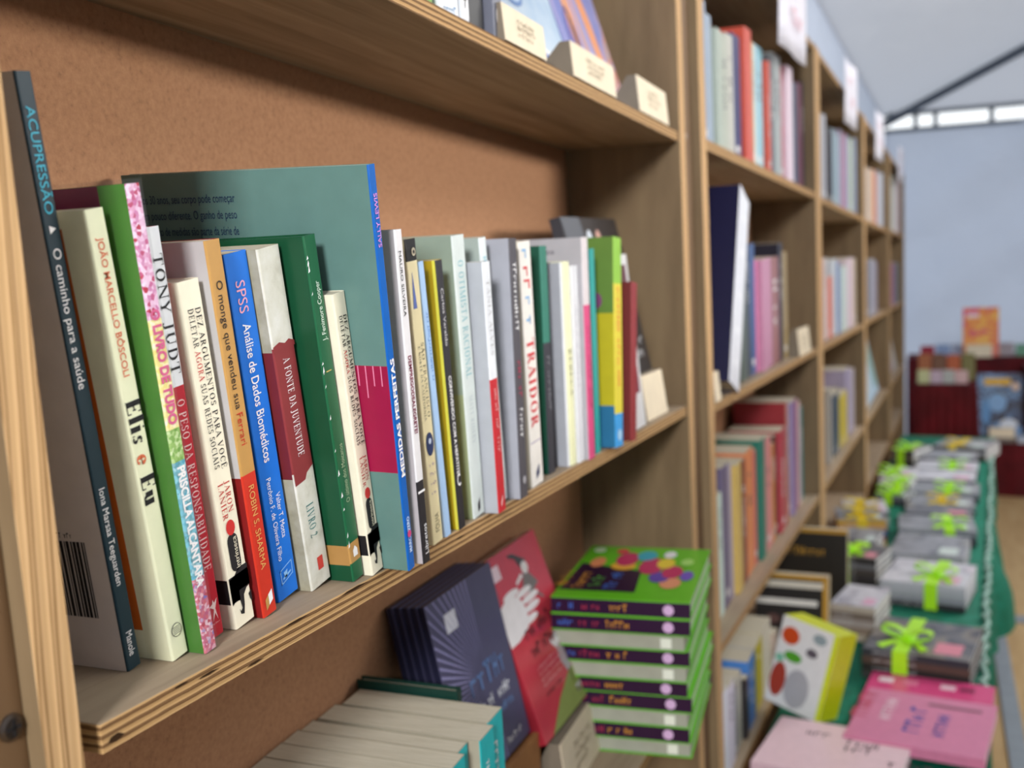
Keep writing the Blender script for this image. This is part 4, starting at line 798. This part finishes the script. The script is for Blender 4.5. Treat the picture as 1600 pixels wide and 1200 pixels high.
LIME, YEL = mat('b2f01f', .35, .5, .03), mat('e2c41c', .4, .5, .03)
DARKS = ['3a3b40', '55575e', '2b2726', '6b6d74', '8a8c93', '4a3f3a', '33363c']
def ribbon(o_name, label, w0, d, z0, z1, yc, mtl, rot, loc, bow=True, rw=.036):
    """a ribbon around a pile: band over the top and down both sides, with a bow"""
    o = thing('ribbon', label, 'ribbon', loc, rot, 'ribbons tied round the piles on the table')
    e = .0018; g_ = .0045; m = MB()
    for a in ((-e - g_, -g_, z0, z1 + .001), (d + g_, d + g_ + e, z0, z1 + .001)): m.box(a[0], a[1], yc - rw / 2, yc + rw / 2, a[2], a[3])
    m.box(-e - g_, d + g_ + e, yc - rw / 2, yc + rw / 2, z1 + .001, z1 + .001 + e); m.build('band', mtl, o)
    if bow:
        for sg in (1, -1):
            V = []; F = []; N = 14
            for k in range(N + 1):
                t = k / N * 2 * math.pi; rr = .035
                for side in (-.014, .014): V.append((d * .35 + side + .012 * sg, yc + sg * (rr - rr * math.cos(t)) * .9, z1 + .004 + .022 * abs(math.sin(t / 2)) + .012 * math.sin(t)))
            for k in range(N): F.append((2 * k, 2 * k + 1, 2 * k + 3, 2 * k + 2))
            q = mesh('bow_loop', V, F, mtl, o, smooth=True); q.modifiers.new('thickness', 'SOLIDIFY').thickness = .001
        m = MB(); m.cyl((d * .35 - .012, yc, z1 + .008), 'x', .011, .024, 10); m.build('knot', mtl, o)
        for sg in (1, -1):
            q = mesh('tail', [(d * .3, yc + sg * .01, z1 + .004), (d * .3 + .02, yc + sg * .015, z1 + .004), (d * .1, yc + sg * .06, z1 + .006), (d * .05, yc + sg * .045, z1 + .003)], [(0, 1, 2, 3)], mtl, o); q.modifiers.new('thickness', 'SOLIDIFY').thickness = .001
    return o
PICT = [ramp_mat('collage_cover_%d' % i, 'noise', st, 9, rough=.3, distort=1.0) for i, st in enumerate((
    [(.35, '3c3c42'), (.47, '6a6b72'), (.55, '8d8578'), (.65, '4a4a55')], [(.35, 'b9b9c0'), (.47, 'd5d4da'), (.56, '9a9aa5'), (.65, 'e0d6dc')], [(.35, '77797f'), (.47, '9a9ba1'), (.58, '5a5c63'), (.68, 'b3b1ac')]))]
def pile(name, A, Bp, h, dx, cols, top, ribc, ry, n=None, bow=True, label=''):
    """books lying one on another; A, Bp: the two near lower corners"""
    A = Vector(A); Bp = Vector(Bp); v = A - Bp; w = v.length; an = math.atan2(-v.x, v.y)
    n = n or max(2, round(h / .02)); t = h / n; z = TABLE_Z + .0065
    for i in range(n):
        last = i == n - 1; jx, jy = (random.uniform(0, .002) for _ in 'ab')
        posn = 'topmost' if last else 'lowest' if i == 0 else ('%s from the bottom' % ORD[i])
        c = cols[i % len(cols)]
        o = thing('book', '%s book, %s in %s' % ('picture covered' if last else cname(c), posn, label), 'book', (Bp.x + jx, Bp.y + jy, z + i * t), (0, 0, an + random.uniform(-.004, .004)), 'books in ' + label)
        m = MB(); c0 = .0015; m.box(0, dx, 0, w, 0, c0, 0); m.box(0, dx, 0, w, t - c0 - .0003, t - .0003, 1); m.box(0, c0, 0, w, c0, t - c0, 0)
        m.build('cover', [cm(c), PICT[top] if last else cm(c)], o); p = MB(); p.box(c0, dx - .004, .003, w - .003, c0, t - c0 - .0003); p.build('pages', PAGESW, o)
        scribble(o, cm('c9c7c9'), (-.0005, w * .9, t * .3), (0, -1, 0), UP, w * .5, t * .4, i * 3 + int(w * 100), 'spine_title')
        if last:
            frect_ = [(dx * .1, w * .1), (dx * .4, w * .1), (dx * .4, w * .35), (dx * .1, w * .35)]
            mesh('price_tag', [(x, y, t + .0004) for x, y in frect_], [(0, 1, 2, 3)], cm(('d98a9a', 'd9a9c0', 'c9d6d0')[top]), o)
    if ribc: ribbon('r', '%s ribbon round %s' % ('lime' if ribc is LIME else 'yellow', label), w, dx, .0065, h + .0065, w * ry, ribc, (0, 0, an), (Bp.x, Bp.y, TABLE_Z), bow)
pile('T1', (2.285, -.216), (2.249, -.461), .077, .27, ['3b3a3a', '2b2726', '55423a', '33363c'], 0, LIME, .64, label='nearest lime-ribboned dark pile')
pile('T2', (2.917, -.228), (2.881, -.465), .076, .27, ['2f3033', '8d8f96', 'a9aab0', 'b9b9c0'], 1, LIME, .40, label='second pile along the table edge')
pile('T3', (3.68, -.257), (3.691, -.522), .058, .24, ['2b2c30', '55575e', '8a8c93'], 2, LIME, .35, label='third pile along the table edge')
pile('T4', (4.193, -.285), (4.200, -.532), .042, .20, ['3a3b40', '8a8c93'], 2, YEL, .50, label='fourth pile along the table edge')
pile('T5', (4.473, -.280), (4.454, -.550), .045, .23, ['2c3038', '7d8088'], 2, LIME, .45, label='fifth pile along the table edge')
pile('T6', (5.025, -.290), (5.012, -.565), .050, .22, ['232428', '77787f'], 1, LIME, .42, label='sixth pile along the table edge')
pile('T7', (5.598, -.36), (5.525, -.620), .070, .30, ['3a3834', '6a665c', '9a98a0'], 2, YEL, .62, label='farthest pile along the table edge')
pile('L0', (2.56, -.115), (2.54, -.232), .10, .20, ['b5a99a', '8d7b6c', 'a59a94', '77695f'], 1, None, .5, label='small brownish pile with no ribbon')
pile('L1', (3.097, -.075), (3.066, -.209), .096, .19, ['2c2726', '3a3436', '4b4440', '6a6a6e'], 0, LIME, .75, bow=True, label='dark lime-ribboned pile close to the bookcase')
pile('L2', (3.595, -.048), (3.622, -.215), .100, .2, ['c9a03a', '8d2c34', '37569c', 'd0a06a'], 2, YEL, .5, label='striped pile with yellow ribbon by the bookcase')
pile('L3', (4.36, -.142), (4.327, -.262), .045, .15, ['3d3e44', '6a6b70'], 2, LIME, .6, label='small grey pile beyond the striped one')
pile('L4', (4.751, -.136), (4.729, -.275), .060, .22, ['77797f', 'b9b8bd', 'd6d4d8'], 1, LIME, .7, label='white-topped pile near the third bay')
pile('L5', (5.295, -.172), (5.255, -.275), .090, .24, ['2e2d2c', '4a443f', '6a5f50'], 0, LIME, .6, label='last dark pile beside the far bookcase end')
for args in (
    ((3.285, -.235), (3.262, -.470), .066, .30, ['45464c', '6b6d74', '9a9ba1'], 2, None, .5, 'plain pile beyond the second edge pile'),
    ((3.965, -.270), (3.965, -.515), .055, .19, ['2f3033', '8a8c93'], 0, None, .5, 'plain pile beyond the third edge pile'),
    ((4.725, -.285), (4.712, -.545), .052, .25, ['3a3b40', 'a9aab0'], 1, None, .5, 'plain pile beyond the fifth edge pile'),
    ((5.265, -.300), (5.252, -.570), .060, .25, ['2b2c30', '6b6d74'], 2, None, .5, 'plain pile beyond the sixth edge pile'),
    ((3.345, -.078), (3.335, -.195), .085, .20, ['4b4440', '77695f', '8a8c93'], 2, None, .5, 'plain pile before the striped one'),
    ((3.830, -.052), (3.850, -.215), .080, .22, ['55575e', '8a8c93', 'b3b1ac'], 1, YEL, .6, 'grey yellow-ribboned pile beyond the striped one'),
    ((4.520, -.142), (4.500, -.272), .060, .20, ['6a6b70', 'b9b8bd'], 1, LIME, .4, 'pale lime-ribboned pile before the white-topped one')):
    pile('', *args[:-1], label=args[-1])
# upright and tilted books at the near end of the table
GOLD = cm('b98a28')
b = slab_book('large_book', 'black book with gold frame and white title line standing at the bookcase foot', (2.36, .06, TABLE_Z + .0065), (-.14, 0, -math.pi / 2 + U_A), .185, .215, .05, cm('1d1918', rough=.35), GOLD)
frect(b, 'gold_frame', .93, 1, 0, 1, GOLD); frect(b, 'gold_frame', 0, 1, 0, .05, GOLD); frect(b, 'pale_band', .05, .93, .08, .16, cm('cfc8b8')); frect(b, 'pale_band', 0, .86, .30, .37, cm('dedad2')); fell(b, 'cover_emblem', .25, .55, .1, .06, cm('5d3f3a')); fell(b, 'cover_emblem', .3, .70, .1, .04, cm('4f3a36'))
b = slab_book('large_book', 'black book with yellow lettering farther back at the bookcase foot', (2.80, .06, TABLE_Z + .0065), (-.1, 0, -math.pi / 2 + U_A), .2, .24, .04, cm('1f1b14', rough=.35), GOLD); scribble(b['o'], GOLD, (.03, -.0009, .16), (1, 0, 0), UP, .13, .025, 77, 'cover_title'); frect(b, 'gold_frame', 0, 1, 0, .05, GOLD)
LEM = cm('cdd615', rough=.35)
b = slab_book('cookbook', 'white cookbook with vegetables on its cover and thick lemon yellow edge', (1.985, -.02, TABLE_Z + .0065), (-.2, .16, -math.pi / 2 + U_A - .40), .14, .20, .085, cm('dcdad6'), LEM, pages=LEM)
fell(b, 'vegetable', .2, .20, .16, .10, cm('c4481c')); fell(b, 'vegetable', .32, .42, .16, .06, cm('4f9a24')); fell(b, 'vegetable', .15, .72, .14, .2, cm('a03a28')); fell(b, 'plate', .5, .75, .22, .22, cm('a8a6a8')); fell(b, 'vegetable', .7, .12, .12, .06, cm('8d9a9c')); fell(b, 'vegetable', .1, .48, .08, .05, cm('7db89a')); fell(b, 'vegetable', .62, .30, .1, .05, cm('5a5258')); frect(b, 'lemon_edge', .92, 1, 0, 1, LEM)
def flat_book(label, near_right, yaw, w, l, t, z, top, side, tilt=0, group=None):
    """lying book: x runs away from the viewer (w), y to the left (l)"""
    o = thing('book', label, 'book', (near_right[0], near_right[1], z), (tilt, 0, yaw), group); m = MB(); c = .0014
    m.box(0, w, 0, l, 0, c, 1); m.box(0, w, 0, l, t - c, t, 0); m.box(0, c, 0, l, c, t - c, 1); m.build('cover', [top, side], o, bevel=.0005); p = MB(); p.box(c, w - .002, .002, l - .002, c, t - c); p.build('pages', PAGESW, o)
    return o
def on_top(o, name, w, l, t, pts, m, dz=.0006): return mesh(name, [(w * x, l * y, t + dz) for x, y in pts], [tuple(range(len(pts)))], m, o)
zt = TABLE_Z + .0065
o = flat_book('deep pink book lowest of the pink ones at the table edge', (1.935, -.485), -.10, .305, .275, .026, zt, cm('d64a80', rough=.25), cm('c43a72'))
for y, c in ((.15, '8a2a50'), (.3, 'f0c9d6'), (.8, 'f2dfe6'), (.6, 'e07a9a')): on_top(o, 'cover_mark', .29, .275, .026, [(.84, y), (.94, y), (.94, y + .12), (.84, y + .12)], cm(c))
o = flat_book('rose pink book with blue lettering lying on the deep pink book', (1.775, -.475), -.13, .285, .27, .022, zt + .0285, cm('d27f9f', rough=.3), cm('d07a98'))
for k, (x, y, c) in enumerate(((.25, .36, '34499c'), (.25, .18, '34499c'), (.4, .78, 'c0425c'), (.35, .60, 'ead0da'))): scribble(o, cm(c), (.285 * x, .27 * y + .035, .0225), (1, 0, 0), (0, 1, 0), .16, .034, 110 + k, 'cover_title')
on_top(o, 'dark_band', .285, .27, .022, [(.80, .1), (.85, .1), (.85, .5), (.80, .5)], cm('8a5a6a'))
o = flat_book('pale pink book with dark lettering in front of the rose pink book', (1.612, -.318), -.12, .24, .275, .02, zt + .0252, cm('e3c3c8', rough=.3), cm('d9b5bc'))
for k, (x, y) in enumerate(((.62, .45), (.5, .50), (.35, .12), (.70, .85))): scribble(o, cm('5a4048'), (.24 * x, .275 * y, .0205), (0, -1, 0), (1, 0, 0), .09, .028, 120 + k, 'cover_title')
o = flat_book('thin dusty pink book underneath the pale pink book', (1.62, -.312), -.12, .21, .255, .0236, zt, cm('c99aa6'), cm('b98a96'))
o = flat_book('dark green volume with an olive spot before the pale pink book', (1.44, -.235), -.13, .155, .20, .028, zt, cm('173f38', rough=.35), cm('12342e')); scribble(o, cm('b9c9bf'), (.09, .08, .0285), (0, -1, 0), (1, 0, 0), .06, .02, 130, 'cover_title')
mesh('cover_mark', [(.11 + .022 * math.cos(j * .5236), .15 + .022 * math.sin(j * .5236), .0286) for j in range(12)], [tuple(range(12))], cm('3f6a40'), o)

# ------------------------------------------------------------------ far end: red draped stands
REDC = ramp_mat('dark_red_cloth', 'noise', [(.3, '430208'), (.5, '52050c'), (.7, '620814')], 5, rough=.8, bump=.2)
def drape(name, label, x0, x1, y0, y1, z0, z1, fold=.012):
    V = []; F = []; per = []
    for k in range(61): per.append((x0, y1 + (y0 - y1) * k / 60, 'f'))
    for k in range(1, 21): per.append((x0 + (x1 - x0) * k / 20, y0, 's'))
    for k, (x, y, sd) in enumerate(per):
        for z, a in ((z1, 0), (z1 - .04, .3), ((z0 + z1) / 2, .8), (z0, 1)):
            wv = fold * a * (math.sin(k * .7) + .5 * math.sin(k * 1.7 + 1)) - fold * a * 1.6
            V.append((x + (wv if sd == 'f' else 0), y + (wv if sd == 's' else 0), z))
    n = len(per)
    for k in range(n - 1):
        for j in range(3): F.append((k * 4 + j, k * 4 + j + 1, k * 4 + j + 5, k * 4 + j + 4))
    b_ = len(V); V += [(x0, y0, z1), (x1, y0, z1), (x1, y1, z1), (x0, y1, z1)]; F.append((b_, b_ + 1, b_ + 2, b_ + 3))
    o = mesh(name, V, F, REDC, None, None, True); tag(o, label, 'display stand'); return o
FZ = FLOOR_Z
drape('draped_table', 'low table draped to the floor in dark red cloth at the far end', 7.95, 8.85, -2.9, -.70, FZ, -1.06)
drape('draped_stand', 'tall square dark red draped stand beside the last bookcase', 7.75, 8.25, -.64, -.235, FZ, -.62)
drape('draped_riser', 'high red draped riser at the right edge of the picture', 8.15, 8.9, -2.8, -1.005, -1.06, -.56)
drape('draped_counter', 'rear red draped counter under the tent wall', 8.95, 9.45, -2.9, -.15, FZ, -.52)
def row_of(label, x, ys, z, w, hs, cols, cat='book', grp=None):
    for k, (y, h, c) in enumerate(zip(ys, hs, cols)):
        slab_book('paperback', label % (cname(c), ORD[k]), (x, y, z + .001), (-.25, 0, -math.pi / 2), w, h, .02, cm(c), cm(c), grp)
row_of('%s book lying forward on the tall red stand, %s from the left', 7.80, (-.25, -.335, -.42, -.505), -.62, .08, (.10, .095, .10, .095), ('b5b98a', 'b3a0ae', 'a3a6a2', 'c0a0a0'), grp='books on the tall red stand')
row_of('%s book in the rear row on the tall red stand, %s from the left', 8.05, (-.25, -.35, -.45, -.55), -.62, .09, (.2, .2, .19, .2), ('9a5a34', '6d4a34', 'a8532c', '6f6a3a'), grp='rear books on the tall red stand')
row_of('%s book on the rear red counter, %s from the left', 9.05, (-.25, -.37, -.49, -.85, -.97, -1.09), -.52, .11, (.09, .10, .10, .11, .10, .11), ('8f0f2c', '7f93b5', '8d93a8', '9a8f94', '5f8f74', '8a8a90'), grp='books on the rear red counter')
ORP = ramp_mat('orange_poster_print', 'noise', [(.32, 'e8c860'), (.45, 'eba23c'), (.55, 'df6f3a'), (.64, 'd0406a'), (.72, 'f0d890')], 14, rough=.35, distort=.8)
b = slab_book('picture_book', 'orange and yellow picture book standing high against the white tent wall', (9.0, -.575, -.515), (-.15, 0, -math.pi / 2), .27, .40, .02, ORP, cm('d9a050')); frect(b, 'title_patch', 0, .45, .02, .2, cm('e05a6a')); frect(b, 'title_patch', .1, .45, .12, .2, cm('f0d6dc'), .0008)
block('cream block before the orange picture book', (8.93, -.60, -.515), .19, .10, .06, -math.pi / 2, -.1, 0)
BLP = ramp_mat('dark_blue_comic_print', 'noise', [(.35, '23202c'), (.46, '34405e'), (.55, '6f95bf'), (.63, '2c2a3a'), (.72, '8fa0b0')], 8, rough=.35, distort=1.0)
b = slab_book('comic_book', 'large dark blue comic book with yellow title between the red drapes', (8.1, -.66, -1.055), (-.12, 0, -math.pi / 2), .30, .48, .03, BLP, cm('1d1c26')); frect(b, 'title_band', .15, .75, .08, .18, cm('d9aa2c')); fell(b, 'cover_figure', .45, .45, .2, .14, cm('7fa6cf')); fell(b, 'cover_figure', .2, .6, .1, .2, cm('5f8fbf')); fell(b, 'cover_figure', .85, .2, .08, .06, cm('d6b59a')); fell(b, 'cover_figure', .7, .78, .2, .08, cm('d9dde4'))
block('cream block before the dark blue comic book', (7.98, -.735, -1.057), .17, .10, .06, -math.pi / 2, -.1, 0)
for k, (y, c, t) in enumerate(((-.66, '55504c', 'grey brown'), (-.78, '6f6560', 'taupe'), (-.95, 'b9c0cc', 'white'), (-1.15, '8a3a44', 'red'))):
    flat_book('%s magazine lying on the low red table' % t, (7.92, y - .12), 0, .22, .15, .03, -1.057, cm(c), cm(c), 0, 'magazines lying on the low red table')
